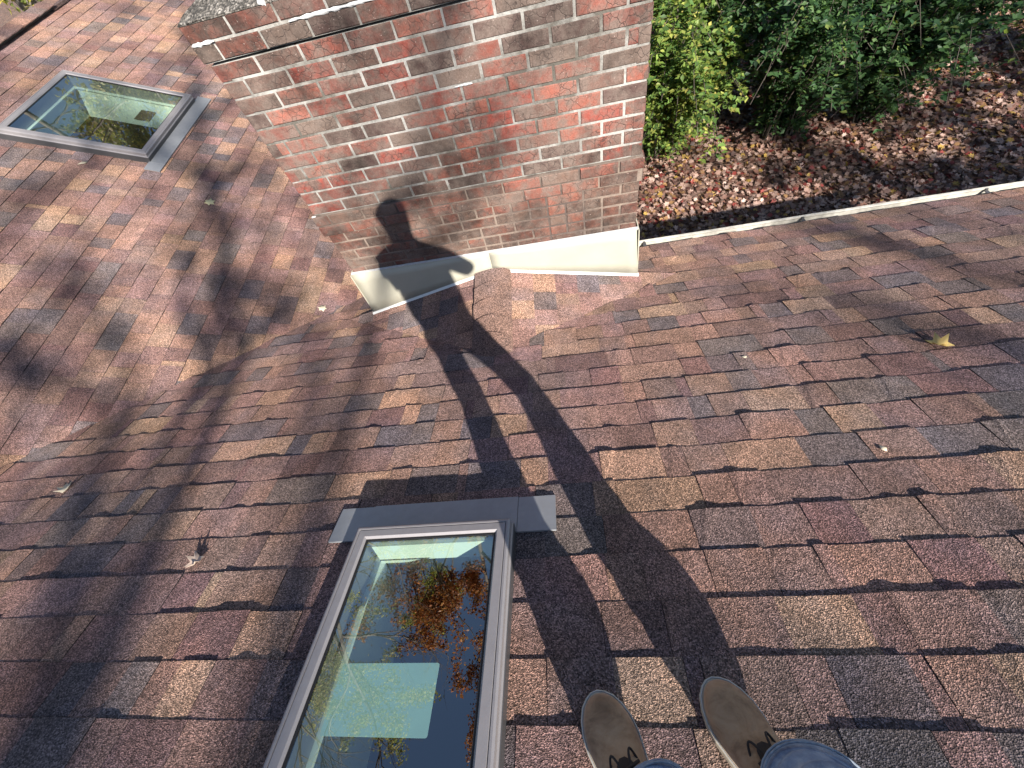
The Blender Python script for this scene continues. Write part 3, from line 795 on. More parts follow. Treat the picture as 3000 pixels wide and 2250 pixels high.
# ------------------------------------------------------------------ gutter, walls
gt = empty('gutter', (3, 2.66, -1.1), 'white metal gutter with hanger clips along the roof edge above the leaves', 'gutter')
ez = -PITCH * (EAVE_V * CP)
gy = EAVE_V * CP
mb = MB(); prof = [(gy - 0.022, ez - 0.012), (gy - 0.022, ez - 0.095), (gy + 0.045, ez - 0.095), (gy + 0.066, ez - 0.06), (gy + 0.072, ez - 0.020), (gy + 0.080, ez - 0.004),
       (gy + 0.076, ez + 0.003), (gy + 0.062, ez + 0.001), (gy + 0.060, ez - 0.006), (gy + 0.066, ez - 0.016), (gy + 0.062, ez - 0.06), (gy + 0.042, ez - 0.091), (gy - 0.018, ez - 0.091), (gy - 0.018, ez - 0.012)]
GX0, GX1 = CHX1 + 0.03, 6.25; ng = 24
n = len(prof)
vs = [(GX0 + (GX1 - GX0) * i / ng, y + rnd.uniform(-.0015, .0015), z + rnd.uniform(-.0015, .0015)) for i in range(ng + 1) for y, z in prof]
fs = [(i * n + q, i * n + (q + 1) % n, (i + 1) * n + (q + 1) % n, (i + 1) * n + q) for i in range(ng) for q in range(n)]
fs += [tuple(range(n)), tuple(range(ng * n + n - 1, ng * n - 1, -1))]
mb.add(vs, fs); mb.build('trough', MAT['gutter'], gt, recalc=True)
for x in (0.66, 1.82, 3.02, 4.2, 5.4):
    mb = MB(); mb.box((x - 0.012, gy - 0.02, ez - 0.014), (x + 0.012, gy + 0.058, ez - 0.010)); mb.box((x - 0.008, gy + 0.052, ez - 0.012), (x + 0.008, gy + 0.060, ez + 0.002))
    mb.build('hanger_clip', MAT['dmetal'], gt)
mb = MB(); mb.box((CHX1 + 0.02, gy - 0.09, ez - 0.05), (6.2, gy - 0.022, ez - 0.006)); mb.build('fascia', MAT['white'], gt)
wl_ = MB(); wl_.box((CHX1 + 0.01, 2.20, ZG), (6.0, 2.30, ez - 0.06)); tag(wl_.build('wall', MAT['siding']), 'painted house wall under the gutter', None, None, 'structure')
wl_ = MB(); wl_.box((-1.72, 3.05, ZG), (-1.64, 6.8, -1.13)); tag(wl_.build('wall', MAT['siding']), 'painted house wall under the wing roof', None, None, 'structure')

# ------------------------------------------------------------------ yard and leaf litter
mb = MB(); n = 40
gv = []; gf = []
def gz(x, y): return ZG + 0.10 * math.sin(x * 0.5 + 1) * math.sin(y * 0.42) * (1 if abs(x) < 60 else 0)
xs = [-900, -200] + list(np.linspace(-30, 30, n)) + [200, 900]; ys = [-900, -200] + list(np.linspace(-30, 40, n)) + [200, 900]
for yv in ys:
    for x in xs: gv.append((x, yv, gz(x, yv)))
nx = len(xs); gf = [(j * nx + i, j * nx + i + 1, (j + 1) * nx + i + 1, (j + 1) * nx + i) for j in range(len(ys) - 1) for i in range(nx - 1)]
mb.add(gv, gf); tag(mb.build('ground', MAT['ground'], smooth=True), 'dark yard soil under fallen leaves', None, None, 'structure')

def leaf_shape_star():
    # small lobed leaf, 9 points round a centre; z is the curl
    pts = [(0, -0.62), (0.26, -0.30), (0.60, -0.22), (0.40, 0.04), (0.56, 0.42), (0.22, 0.34), (0, 0.72), (-0.22, 0.34), (-0.56, 0.42), (-0.40, 0.04), (-0.60, -0.22), (-0.26, -0.30)]
    V = np.array([(0, 0, 0)] + [(x, y, 0) for x, y in pts]); F = np.array([(0, 1 + k, 1 + (k + 1) % 12) for k in range(12)])
    V[:, 2] = 0.28 * (V[:, 0] ** 2 + 0.6 * V[:, 1] ** 2)
    return V, F
def leaf_shape_oval():
    V = np.array([(0, -0.50, 0.0), (0.31, -0.10, 0.07), (0, 0.0, -0.03), (-0.31, -0.10, 0.07), (0, 0.58, 0.03)])
    F = np.array([(0, 1, 2), (0, 2, 3), (2, 1, 4), (3, 2, 4)]); return V, F
def scatter(P, size, shape, nrm=None, tilt=0.5, flip=True, fwd=None):
    """instance a leaf shape at every point, returns V, F"""
    V, F = shape; n = len(P)
    z = np.zeros((n, 3)); z[:, 2] = 1
    if nrm is not None: z = nrm
    z = z + rng.normal(0, tilt, (n, 3)); z /= np.linalg.norm(z, axis=1, keepdims=True)
    if flip: z *= np.where(rng.random((n, 1)) < 0.5, -1, 1)
    r = rng.normal(0, 1, (n, 3)) if fwd is None else fwd + rng.normal(0, 0.35, (n, 3))
    y = r - (r * z).sum(1, keepdims=True) * z; y /= np.linalg.norm(y, axis=1, keepdims=True) + 1e-9
    x = np.cross(y, z); s = size.reshape(-1, 1, 1)
    W = (x[:, None, :] * V[None, :, 0:1] + y[:, None, :] * V[None, :, 1:2] + z[:, None, :] * V[None, :, 2:3]) * s + P[:, None, :]
    Fa = (F[None] + (np.arange(n) * len(V))[:, None, None]).reshape(-1, F.shape[1])
    return W.reshape(-1, 3), Fa
def colours(n, per, pal, jit=0.18):
    cs = np.array([c for c, w in pal]); w = np.array([w for c, w in pal], float); w /= w.sum()
    c = cs[rng.choice(len(cs), n, p=w)] * (1 + rng.normal(0, jit, (n, 1))).clip(0.5, 1.7)
    return np.repeat(c, per, axis=0)

LIT = [((0.30, 0.19, 0.155), 7), ((0.40, 0.27, 0.225), 6), ((0.16, 0.082, 0.062), 7), ((0.30, 0.17, 0.08), 2.5), ((0.40, 0.26, 0.07), 1), ((0.20, 0.042, 0.036), 2.4), ((0.095, 0.05, 0.042), 5), ((0.46, 0.33, 0.28), 2.2)]
nl = 76000
px = rng.uniform(-1.5, 13, nl); py = 2.4 + 12.6 * rng.random(nl) ** 1.25
P = np.stack([px, py, np.array([gz(a, b) for a, b in zip(px, py)]) + rng.uniform(0.01, 0.06, nl)], 1)
V, F = scatter(P, rng.uniform(0.05, 0.09, nl), leaf_shape_star(), tilt=0.38)
o = np_mesh('leaf_litter', V, F, MAT['litter'], colours(nl, 13, LIT)); tag(o, 'red brown carpet of fallen leaves covering the yard', 'leaf litter', None, 'stuff')

# ------------------------------------------------------------------ shrubs
def shrub(name, base, H, W, nst, npl, pal, label, seed, group, size=(0.045, 0.075), lean=(0, 0)):
    R = random.Random(seed); root = empty(name, base, label, 'shrub', group)
    st = MB(); pts = []; fw = []
    for s_ in range(nst):
        a = R.uniform(0, 6.283); sp = W * math.sqrt(R.random()); h = H * R.uniform(0.55, 1.05) * (1 - 0.25 * (sp / W) ** 2)
        b = Vector(base) + Vector((R.uniform(-.35, .35) * W * 0.6, R.uniform(-.35, .35) * W * 0.6, -0.05))
        e = Vector(base) + Vector((math.cos(a) * sp + lean[0], math.sin(a) * sp + lean[1], h))
        line = []
        for k in range(8):
            t = k / 7; line.append(b.lerp(e, t) + Vector((0, 0, h * 0.28 * math.sin(t * 3.14))) + Vector((R.gauss(0, .03), R.gauss(0, .03), 0)))
        end = line[-1] + Vector((math.cos(a) * R.uniform(.2, .6), math.sin(a) * R.uniform(.2, .6), -R.uniform(0.1, 0.6))); line.append(end)
        st.tube(line, [0.014 * (1 - k / 9.5) + 0.002 for k in range(9)], 4, caps=False)
        ntw = 20
        for q in range(ntw):
            t = R.uniform(0.05, 1.0) * 8; i = min(7, int(t)); p = line[i].lerp(line[i + 1], t - i)
            d = Vector((R.gauss(0, 1), R.gauss(0, 1), R.gauss(0.0, .55))).normalized(); L = R.uniform(0.15, 0.5)
            tw = [p, p + d * L * .5 + Vector((0, 0, .03)), p + d * L + Vector((0, 0, -.1 * L))]
            if q % 2 == 0: st.tube(tw, [0.004, 0.003, 0.0015], 3, caps=False)
            m_ = max(3, int(npl * L / 0.35))
            side = d.cross(Vector((0, 0, 1)));
            if side.length < 0.1: side = Vector((1, 0, 0))
            side.normalize()
            for j in range(m_):
                tt = (j // 2 + 0.7) / (m_ / 2 + 0.7); c = tw[0].lerp(tw[1], min(1, tt * 2)) if tt < .5 else tw[1].lerp(tw[2], min(1.0, tt * 2 - 1))
                sg = 1 if j % 2 else -1
                pts.append(c + side * sg * 0.032 + Vector((R.gauss(0, .008), R.gauss(0, .008), R.gauss(0, .012)))); fw.append(side * sg + d * 0.6)
    st.build('stems', MAT['twig'], root)
    P = np.array([tuple(p) for p in pts]); Fw = np.array([tuple(p) for p in fw]); n = len(P)
    P[:, 2] = np.maximum(P[:, 2], ZG + 0.05)
    V, F = scatter(P, rng.uniform(size[0], size[1], n), leaf_shape_oval(), tilt=0.45, flip=False, fwd=Fw)
    o = np_mesh('foliage', V, F, MAT['leaf'], colours(n, 5, pal, 0.22), root)
    return n
LG = [((0.13, 0.21, 0.05), 5), ((0.20, 0.28, 0.06), 4), ((0.30, 0.33, 0.08), 3), ((0.08, 0.15, 0.04), 3), ((0.40, 0.36, 0.10), 0.6)]
DG = [((0.045, 0.10, 0.035), 5), ((0.07, 0.14, 0.05), 4), ((0.10, 0.18, 0.06), 2), ((0.035, 0.08, 0.035), 4), ((0.17, 0.22, 0.06), 0.7)]
YG = [((0.24, 0.24, 0.07), 4), ((0.34, 0.30, 0.08), 3), ((0.12, 0.15, 0.05), 3), ((0.07, 0.09, 0.04), 2)]
G_ = 'shrubs along the edge of the yard'
LS = (0.065, 0.11)
shrub('leafy_shrub', (2.2, 8.0, ZG), 2.5, 1.25, 62, 13, LG, 'bright yellow green shrub lit by the sun right beside the chimney', 3, G_, LS)
shrub('leafy_shrub', (3.3, 9.7, ZG), 3.3, 1.5, 60, 12, LG, 'tall light green shrub behind the sunlit one, around the leaning trunk', 4, G_, LS)
shrub('leafy_shrub', (4.2, 8.0, ZG), 2.9, 1.45, 72, 13, DG, 'dark green shrub in the middle of the hedge', 5, G_, LS)
shrub('leafy_shrub', (5.7, 8.0, ZG), 2.6, 1.5, 72, 13, DG, 'dark green shaded shrub whose twigs reach out over the fallen leaves', 6, G_, LS)
shrub('leafy_shrub', (6.9, 9.6, ZG), 3.5, 1.8, 62, 12, DG, 'tall dark shrub at the back of the hedge', 7, G_, LS)
shrub('leafy_shrub', (1.5, 11.2, ZG), 3.5, 1.8, 46, 12, YG, 'yellowish thin shrub at the back beside the chimney', 8, G_, LS)
shrub('leafy_shrub', (9.2, 12.4, ZG), 3.4, 2.0, 56, 12, DG, 'loose dark shrub in the far corner of the yard', 9, G_, LS)
shrub('leafy_shrub', (4.3, 12.6, ZG), 3.9, 2.2, 50, 12, YG, 'yellowish tall shrub far behind the hedge', 10, G_, LS)
shrub('leafy_shrub', (8.9, 8.9, ZG), 0.9, 0.6, 9, 9, YG, 'low yellow green sapling among the leaves at the right edge', 12, G_, LS)

# ------------------------------------------------------------------ trees
def tree(base, H, crown0, spread, seed, pal, nleaf, label, lsize=(0.08, 0.13), trunk_r=0.2, lean=(0, 0), limbs=7, depth=4, keep=1.0, cat='tree', upright=0.75):
    R = random.Random(seed); root = empty('tree', base, label, cat, 'trees around the house')
    wood = MB(); tips = []
    b = Vector(base)
    top = b + Vector((lean[0], lean[1], H))
    tl = []
    for k in range(9):
        t = k / 8; tl.append(b.lerp(top, t) + Vector((R.gauss(0, .10), R.gauss(0, .10), 0)) * (t > 0))
    wood.tube(tl, [trunk_r * (1 - 0.9 * k / 8) + 0.012 for k in range(9)], 9, caps=False)
    def grow(p, d, L, r, lev):
        n = 5; line = [p]; q = p; dd = d.copy()
        for k in range(n):
            dd = (dd + Vector((R.gauss(0, .16), R.gauss(0, .16), R.gauss(0.05, .13)))).normalized(); q = q + dd * (L / n); line.append(q)
        wood.tube(line, [max(0.003, r * (1 - 0.75 * k / n)) for k in range(n + 1)], 6 if lev < 2 else 4 if lev < 3 else 3, caps=False)
        if lev >= depth - 1:
            tips.append((line, lev))
            if lev >= depth: return
        nb = R.choice((3, 4, 4, 5)) if lev < 3 else R.choice((2, 3))
        for j in range(nb):
            t = R.uniform(0.3, 1.0) if j else 1.0
            i = min(n - 1, int(t * n)); s_ = line[i].lerp(line[i + 1], t * n - i) if t < 1 else line[-1]
            sd = Vector((R.gauss(0, 1), R.gauss(0, 1), R.gauss(0.25, .6))).normalized()
            nd = (dd * 0.85 + sd * 0.75).normalized()
            grow(s_, nd, L * R.uniform(0.5, 0.72), r * R.uniform(0.42, 0.58), lev + 1)
    for k in range(limbs):
        t = crown0 + (1 - crown0) * (k / max(1, limbs - 1)) * 0.92; i = min(7, int(t * 8)); p = tl[i].lerp(tl[i + 1], t * 8 - i)
        a = k * 2.4 + R.uniform(-.4, .4); up = upright * R.uniform(0.7, 1.3)
        d = Vector((math.cos(a), math.sin(a), up)).normalized()
        grow(p, d, spread * R.uniform(0.75, 1.1) * (1 - 0.35 * (t - crown0) / (1 - crown0)), trunk_r * 0.5 * (1.15 - t * 0.6), 1)
    wood.build('trunk', MAT['bark'], root, smooth=True)
    if nleaf:
        # leaves gather on some of the twigs only, so that the crown has holes
        use = [l for l, lv in tips if R.random() < keep]
        per = max(1, nleaf // max(1, len(use))); pts = []
        for l in use:
            for _ in range(per):
                t = R.random() ** 0.6 * 4.99; i = int(t); p = l[i].lerp(l[i + 1], t - i)
                pts.append((p.x + R.gauss(0, .13), p.y + R.gauss(0, .13), p.z + R.gauss(-.05, .12)))
        P = np.array(pts); n = len(P)
        V, F = scatter(P, rng.uniform(lsize[0], lsize[1], n), leaf_shape_oval(), tilt=0.9, flip=True)
        np_mesh('crown', V, F, MAT['leaf'], colours(n, 5, pal, 0.25), root)
OR = [((0.40, 0.15, 0.05), 5), ((0.48, 0.22, 0.08), 4), ((0.30, 0.09, 0.04), 4), ((0.45, 0.26, 0.16), 3), ((0.20, 0.08, 0.04), 3)]
YL = [((0.42, 0.38, 0.08), 4), ((0.30, 0.33, 0.08), 4), ((0.50, 0.42, 0.12), 3), ((0.20, 0.24, 0.07), 3)]
PALE = [((0.34, 0.33, 0.16), 4), ((0.26, 0.29, 0.12), 4), ((0.40, 0.34, 0.18), 3)]
# woods in front of the house: seen in the glass of the skylights
tree((-5.0, 14.8, ZG), 18.5, 0.34, 4.2, 41, OR, 34000, 'tall oak with rusty orange leaves reflected in the near skylight', (0.08, 0.14), 0.24, keep=0.85, limbs=8)
tree((-11.0, 12.2, ZG), 18.0, 0.30, 4.4, 42, PALE, 34000, 'tall pale green tree standing beyond the wing roof', (0.07, 0.12), 0.24, keep=0.8, limbs=8)
tree((-10.5, 18.5, ZG), 20.0, 0.30, 4.6, 43, YL, 30000, 'yellow leaved tree beyond the far skylight', (0.08, 0.14), 0.26, keep=0.85)
tree((-8.6, 9.6, ZG), 17.0, 0.55, 3.6, 44, OR, 0, 'bare tree with forking branches beyond the wing roof', trunk_r=0.17, limbs=6, upright=1.0)
tree((-10.6, 9.9, ZG), 6.6, 0.12, 2.4, 45, YL, 22000, 'low yellow green tree just past the ridge of the wing roof', (0.07, 0.12), 0.12)
tree((-6.9, 12.2, ZG), 6.0, 0.12, 2.2, 47, YL, 18000, 'low yellow tree past the end of the wing roof', (0.07, 0.12), 0.11)
tree((3.9, 12.0, ZG), 13.0, 0.45, 2.8, 46, YL, 5000, 'slim leaning tree rising out of the shrubs', (0.08, 0.13), 0.11, lean=(1.0, 1.2), limbs=5)
# trees behind the photographer: their branches throw the soft shadows
tree((4.6, -13.2, ZG), 18.0, 0.60, 3.3, 51, OR, 1500, 'thin crowned tree behind the photographer casting branch shadows on the roof', (0.10, 0.16), 0.24, limbs=9, depth=3, keep=0.5, upright=1.0)
tree((2.6, -14.6, ZG), 20.0, 0.60, 3.3, 54, OR, 1500, 'slender tree behind the photographer, nearest the wing roof', (0.10, 0.16), 0.24, limbs=9, depth=3, keep=0.5, upright=1.0)
tree((10.4, -16.0, ZG), 19.5, 0.60, 2.8, 52, OR, 700, 'half bare tree behind the photographer, farther from the house', (0.10, 0.16), 0.2, limbs=5, depth=3, keep=0.3, upright=0.9)
tree((15.0, -6.6, ZG), 16.0, 0.22, 5.2, 53, YL, 36000, 'dense tree to the side of the house that shades the hedge', (0.12, 0.2), 0.28, keep=1.0)

# ------------------------------------------------------------------ fallen leaves on the roof
def roof_leaf(S, u, v, size, col, label, rot, curl, shape='star', lift=0.008):
    V, F = leaf_shape_star() if shape == 'star' else leaf_shape_oval()
    V = V.copy(); ca, sa = math.cos(rot), math.sin(rot); mb = MB(); vs = []
    for x, y, z in V:
        zz = 0.55 * curl * (x * x * 1.2 + 0.3 * y * y) + 0.06 * math.sin(7 * x + 5 * y)
        vs.append(S.p(u + (x * ca - y * sa) * size, v + (x * sa + y * ca) * size, lift + zz * size))
    mb.add(vs, [tuple(f) for f in F], col); o = mb.build('fallen_leaf', MAT['litter'], None, smooth=True)
    sd = o.modifiers.new('thickness', 'SOLIDIFY'); sd.thickness = 0.0006
    return tag(o, label, 'fallen leaf', 'fallen leaves on the roof')
PL = (0.78, 0.68, 0.52); YLf = (0.75, 0.60, 0.25)
roof_leaf(SA, -2.573, 0.651 / CP, 0.060, PL, 'pale curled leaf on the near slope at the left edge of the photo', 0.6, 1.2)
roof_leaf(SA, -1.479, 0.244 / CP, 0.052, (0.70, 0.55, 0.45), 'pinkish folded leaf on the shingles left of the near skylight', 2.2, 2.4)
roof_leaf(SA, 1.557, 1.031 / CP, 0.072, (0.78, 0.58, 0.22), 'yellow brown curled leaf lying alone on the right of the near slope', 0.9, 2.2)
roof_leaf(SA, 1.017, 0.522 / CP, 0.030, PL, 'tiny whitish leaf scrap on the near slope above the right boot', 0.3, 0.6, 'oval')
roof_leaf(SA, 0.795, 1.095 / CP, 0.026, PL, 'tiny pale leaf scrap near a dark speck below the gutter', 1.3, 1.2, 'oval')
roof_leaf(SB, 3.554, (-3.997 + 4.107) / CP, 0.075, PL, 'pale pointed leaf just below the far skylight', 2.2, 0.4, 'oval')
roof_leaf(SB, 3.302, (-3.007 + 4.107) / CP, 0.070, (0.80, 0.70, 0.40), 'pale yellow star shaped leaf on the far slope near the chimney', 0.4, 0.5)
roof_leaf(SB, 2.263, (-1.94 + 4.107) / CP, 0.055, PL, 'pale crumpled leaf in the roof valley beside the chimney', 1.1, 0.9)
roof_leaf(SB, 5.208, (-3.716 + 4.107) / CP, 0.055, (0.60, 0.36, 0.27), 'small reddish leaf between the far skylight and the chimney', 0.2, 0.6, 'oval')

# ------------------------------------------------------------------ the photographer
person = empty('person', (0.2, -0.33, 0.13), 'person in blue jeans and brown suede boots standing beside the near skylight', 'person')
HD = Vector((-0.34, 0.94, 0)).normalized()
def skin_mesh(name, verts, edges, rad, mat, parent, root=0, sub=2):
    me = bpy.data.meshes.new(name); me.from_pydata([tuple(v) for v in verts], edges, [])
    o = bpy.data.objects.new(name, me); COL.objects.link(o)
    sk = o.modifiers.new('skin', 'SKIN'); sk.use_smooth_shade = True
    for i, r in enumerate(rad):
        d = me.skin_vertices[0].data[i]; d.radius = (r, r) if not hasattr(r, '__len__') else r; d.use_root = (i == root)
    ss = o.modifiers.new('sub', 'SUBSURF'); ss.levels = sub; ss.render_levels = sub
    dg = bpy.context.evaluated_depsgraph_get(); ev = o.evaluated_get(dg)
    me2 = bpy.data.meshes.new_from_object(ev); bpy.data.objects.remove(o); bpy.data.meshes.remove(me)
    me2.materials.clear(); me2.materials.append(mat)
    o2 = bpy.data.objects.new(name, me2); COL.objects.link(o2); put(o2, parent); return o2
HIP = Vector((0.20, -0.36, 1.02)); CHEST = Vector((0.19, -0.33, 1.40)); NECK = Vector((0.165, -0.31, 1.62)); HEAD = Vector((0.15, -0.27, 1.775))
LSH = Vector((-0.01, -0.30, 1.52)); RSH = Vector((0.38, -0.36, 1.52))
LEL = Vector((-0.12, -0.16, 1.28)); REL = Vector((0.46, -0.22, 1.27)); LHD = Vector((-0.045, -0.055, 1.40)); RHD = Vector((0.115, -0.075, 1.40))
LKN = Vector((0.072, -0.255, 0.60)); RKN = Vector((0.350, -0.225, 0.60)); LAN = Vector((0.058, -0.350, 0.235)); RAN = Vector((0.330, -0.325, 0.235))
verts = [HIP, Vector((0.195, -0.35, 1.2)), CHEST, NECK, HEAD + Vector((0, 0.02, 0)), HEAD + Vector((0, 0.0, 0.10)), LSH, LEL, LHD, RSH, REL, RHD,
         HIP + Vector((-.09, .01, -.06)), LKN, LAN, HIP + Vector((.09, -.01, -.06)), RKN, RAN]
edges = [(0, 1), (1, 2), (2, 3), (3, 4), (4, 5), (2, 6), (6, 7), (7, 8), (2, 9), (9, 10), (10, 11), (0, 12), (12, 13), (13, 14), (0, 15), (15, 16), (16, 17)]
rad = [(0.17, .13), (0.20, .14), (0.19, .13), 0.066, 0.096, 0.09, 0.072, 0.05, 0.034, 0.072, 0.05, 0.034, 0.085, 0.055, 0.038, 0.085, 0.055, 0.038]
body = skin_mesh('body', verts, edges, rad, MAT['shirt'], person)
# hair / cap of the head and the hands
hv = [HEAD + Vector((0, -0.02, 0.02)), HEAD + Vector((0, -0.01, 0.10))]
skin_mesh('hair', hv, [(0, 1)], [0.10, 0.088], MAT['hair'], person)
for hd, sx in ((LHD, 1), (RHD, -1)):
    vs = [hd, hd + Vector((sx * 0.03, 0.012, 0.012)), hd + Vector((sx * .055, .016, .02))]; ed = [(0, 1), (1, 2)]; rd = [0.026, (0.034, 0.02), (.03, .017)]
    for q in range(4):
        b0 = len(vs); o_ = hd + Vector((sx * 0.062, 0.012 + 0.006 * q, 0.032 - 0.018 * q))
        vs += [o_, o_ + Vector((sx * .012, -.022, .004)), o_ + Vector((-sx * .004, -.034 - .002 * q, .006))]; ed += [(2, b0), (b0, b0 + 1), (b0 + 1, b0 + 2)]; rd += [.009, .0085, .0075]
    b0 = len(vs); vs += [hd + Vector((sx * .02, -.012, .04)), hd + Vector((sx * .034, -.03, .056))]; ed += [(1, b0), (b0, b0 + 1)]; rd += [.011, .009]
    skin_mesh('hand', vs, ed, rd, MAT['skin'], person, sub=1)
# jeans: a leg is a lofted tube with folds and a thick open hem
def jean_leg(an, kn, hip, hem_c, seed, hem_w):
    R = random.Random(seed); mb = MB(); n = 36; m = 44; rows = []
    P_ = [hem_c, an.lerp(kn, .35), kn, kn.lerp(hip, .5), hip]
    Rr = [hem_w, hem_w * 0.92, 0.064, 0.070, 0.098]
    ph = [R.uniform(0, 6.28) for _ in range(6)]
    for i in range(m + 1):
        t = i / m * (len(P_) - 1); k = min(len(P_) - 2, int(t)); f = t - k
        f2 = f * f * (3 - 2 * f)
        c = P_[k].lerp(P_[k + 1], f); r = Rr[k] + (Rr[k + 1] - Rr[k]) * f2
        row = []
        for q in range(n):
            a = 2 * math.pi * q / n
            fold = 0.006 * math.sin(t * 16 + 1.5 * math.sin(a + ph[0]) + ph[1]) * max(0, 1 - t * .45) + 0.004 * math.sin(3 * a + ph[2] + t * 4)
            rr = r + fold + (0.003 if i <= 2 else 0)
            row.append((c.x + math.cos(a) * rr, c.y + math.sin(a) * rr * 1.06, c.z + 0.006 * math.sin(2 * a + ph[3]) * (i < 4)))
        rows.append(row)
    inner = []
    for row, dz in ((rows[0], 0.0), (rows[2], 0.03)):
        inner.append([(hem_c.x + (x - hem_c.x) * 0.95, hem_c.y + (y - hem_c.y) * 0.95, z + dz) for x, y, z in row])
    allr = [inner[1], inner[0]] + rows
    vs = [p for r_ in allr for p in r_]; fs = [(i * n + q, i * n + (q + 1) % n, (i + 1) * n + (q + 1) % n, (i + 1) * n + q) for i in range(len(allr) - 1) for q in range(n)]
    mb.add(vs, fs); o = mb.build('jeans_leg', MAT['denim'], person, smooth=True, recalc=True)
    hm = MB()
    for zz, rr in ((0.006, 1.012), (0.022, 1.012)):
        hm.tube([(hem_c.x + (x - hem_c.x) * rr, hem_c.y + (y - hem_c.y) * rr, z + zz) for x, y, z in rows[0] + rows[0][:1]], 0.0022, 5)
    ho = hm.build('hem', MAT['denim_pale'], None, smooth=True)
    ho.parent = o
    return o
MAT['denim_pale'] = make_simple('pale_denim', (0.36, 0.42, 0.50), 0.9, nscale=120, namp=0.5)
jean_leg(LAN, LKN, HIP + Vector((-.085, 0, -.05)), Vector((0.068, -0.312, 0.238)), 1, 0.084)
jean_leg(RAN, RKN, HIP + Vector((.085, 0, -.05)), Vector((0.352, -0.286, 0.230)), 2, 0.090)
mbp = skin_mesh('jeans_seat', [HIP + Vector((-.05, 0, -.05)), HIP + Vector((0, 0, 0)), HIP + Vector((.05, 0, -.05))], [(0, 1), (1, 2)], [(.12, .12), (.15, .125), (.12, .12)], MAT['denim'], person)

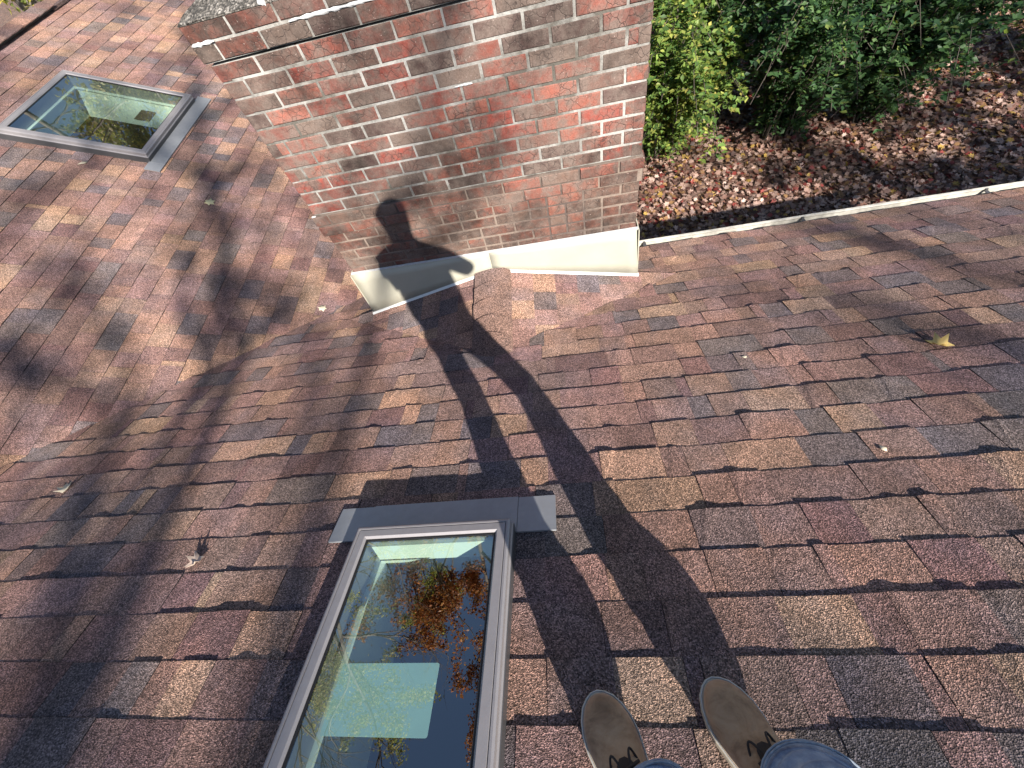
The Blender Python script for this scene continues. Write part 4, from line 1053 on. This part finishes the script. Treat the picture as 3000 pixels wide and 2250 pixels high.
def boot(toe, hd, name_label):
    """lofted suede ankle boot in a frame lying on the roof"""
    f = Vector((hd.x, hd.y, -PITCH * hd.y)).normalized(); nrm = SA.n; s = f.cross(nrm).normalized()      # forward, up, right
    L = 0.305; heel = SA.p(toe.x, toe.y / CP, 0.0055) - f * L
    def W(a, b, c): return heel + f * a + s * b + nrm * c
    # a along foot from heel 0 to toe L: half width left/right
    prof = [(0.0, .006), (0.006, .022), (0.02, .031), (0.05, .036), (0.09, .035), (0.13, .038), (0.17, .045), (0.205, .050), (0.235, .0495), (0.262, .043), (0.283, .033), (0.297, .019), (0.3045, .005)]
    out = [(a, h * 1.13 + 0.003 * math.sin(a * 12)) for a, h in prof]
    root_p = person
    n = 20
    mb = MB(); rows = []
    hgt = lambda a: 0.128 if a < 0.085 else (0.128 - 0.062 * ((a - 0.085) / 0.115) ** 0.9 if a < 0.20 else 0.066 - 0.014 * ((a - 0.20) / 0.085) if a < 0.285 else 0.052 - 0.030 * ((a - .285) / .0195) ** 2)
    for a, h in out:
        H = hgt(a); base = 0.024; row = []
        for k in range(n + 1):
            t = math.pi * k / n; cx = math.cos(t); sz = math.sin(t)
            x = h * (abs(cx) ** 0.75) * (1 if cx >= 0 else -1)
            top = sz ** (0.62 if a > 0.1 else 0.35)
            z = base + (H - base) * top
            cre = 0.0022 * math.sin(a * 210) * math.exp(-((a - 0.19) / 0.025) ** 2) * sz
            if a < 0.1: x *= (1 - 0.12 * top)
            row.append(W(a, x, z + cre))
        rows.append(row)
    m_ = n + 1
    vs = [p for r_ in rows for p in r_]; fs = [(i * m_ + k, i * m_ + k + 1, (i + 1) * m_ + k + 1, (i + 1) * m_ + k) for i in range(len(rows) - 1) for k in range(n)]
    fs += [tuple(range(m_)), tuple(range((len(rows) - 1) * m_ + m_ - 1, (len(rows) - 1) * m_ - 1, -1))]
    mb.add(vs, fs); up = mb.build('boot', MAT['suede'], person, smooth=True, recalc=True)
    ss = up.modifiers.new('sub', 'SUBSURF'); ss.levels = 1; ss.render_levels = 2
    def sub_part(mb_, nm, mat, smooth=True):
        o = mb_.build(nm, mat, None, smooth=smooth, recalc=True); o.parent = up; return o
    # sole and welt
    def outline(g, z):
        r = [W(a + (g if a > 0.15 else -g) * min(1, abs(a - 0.15) / .14), h + g, z) for a, h in out]; l = [W(a + (g if a > 0.15 else -g) * min(1, abs(a - 0.15) / .14), -h - g, z) for a, h in reversed(out)]
        return r + l
    mb = MB(); rings = [outline(0.002, 0.0), outline(0.0035, 0.004), outline(0.0035, 0.016), outline(0.005, 0.019), outline(0.005, 0.026), outline(0.001, 0.028)]
    q = len(rings[0]); vs = [p for r_ in rings for p in r_]
    fs = [(i * q + k, i * q + (k + 1) % q, (i + 1) * q + (k + 1) % q, (i + 1) * q + k) for i in range(len(rings) - 1) for k in range(q)] + [tuple(range(q)), tuple(range(6 * q - 1, 5 * q - 1, -1))]
    mb.add(vs, fs); sub_part(mb, 'sole', MAT['sole'], False)
    mb = MB(); st = outline(0.0025, 0.0285); mb.tube(st + st[:1], 0.0012, 5); sub_part(mb, 'welt_stitching', MAT['caulk'])
    # collar flaps, dark tongue and laces on the vamp
    mb = MB(); vs = []
    for a, hw in ((0.07, .034), (0.10, .030), (0.13, .025), (0.158, .016), (0.168, .006)):
        for k in range(7):
            x = hw * (k / 3 - 1); vs.append(W(a, x, hgt(a) * (1.0 - 0.10 * (x / 0.05) ** 2) + 0.0035 - 0.10 * abs(x) ** 1.5))
    fs = [(i * 7 + k, i * 7 + k + 1, (i + 1) * 7 + k + 1, (i + 1) * 7 + k) for i in range(4) for k in range(6)]
    mb.add(vs, fs); sub_part(mb, 'tongue', MAT['lace'])
    for i, a in enumerate((0.085, 0.105, 0.125, 0.145)):
        mb = MB(); line = []
        for k in range(9):
            x = -0.030 + 0.060 * k / 8; aa = a + (0.012 if i % 2 else -0.012) * (k / 8 - .5)
            line.append(W(aa, x, hgt(aa) * (1.0 - 0.10 * (x / 0.05) ** 2) + 0.0085 - 0.12 * abs(x) ** 1.5))
        mb.tube(line, 0.0032, 6); sub_part(mb, 'lace', MAT['lace'])
    for sg in (-1, 1):
        mb = MB(); line = []
        for k in range(12):
            t = k / 11; line.append(W(0.14 + 0.035 * math.sin(t * 3.14), sg * (0.008 + 0.026 * t), hgt(0.15) + 0.008 + 0.010 * math.sin(t * 3.1) - 0.030 * t))
        mb.tube(line, 0.0026, 5); sub_part(mb, 'lace', MAT['lace'])
    return up
boot(Vector((-0.036, -0.140, 0)), Vector((-0.36, 0.93, 0)).normalized(), 'l')
boot(Vector((0.236, -0.115, 0)), Vector((-0.40, 0.92, 0)).normalized(), 'r')
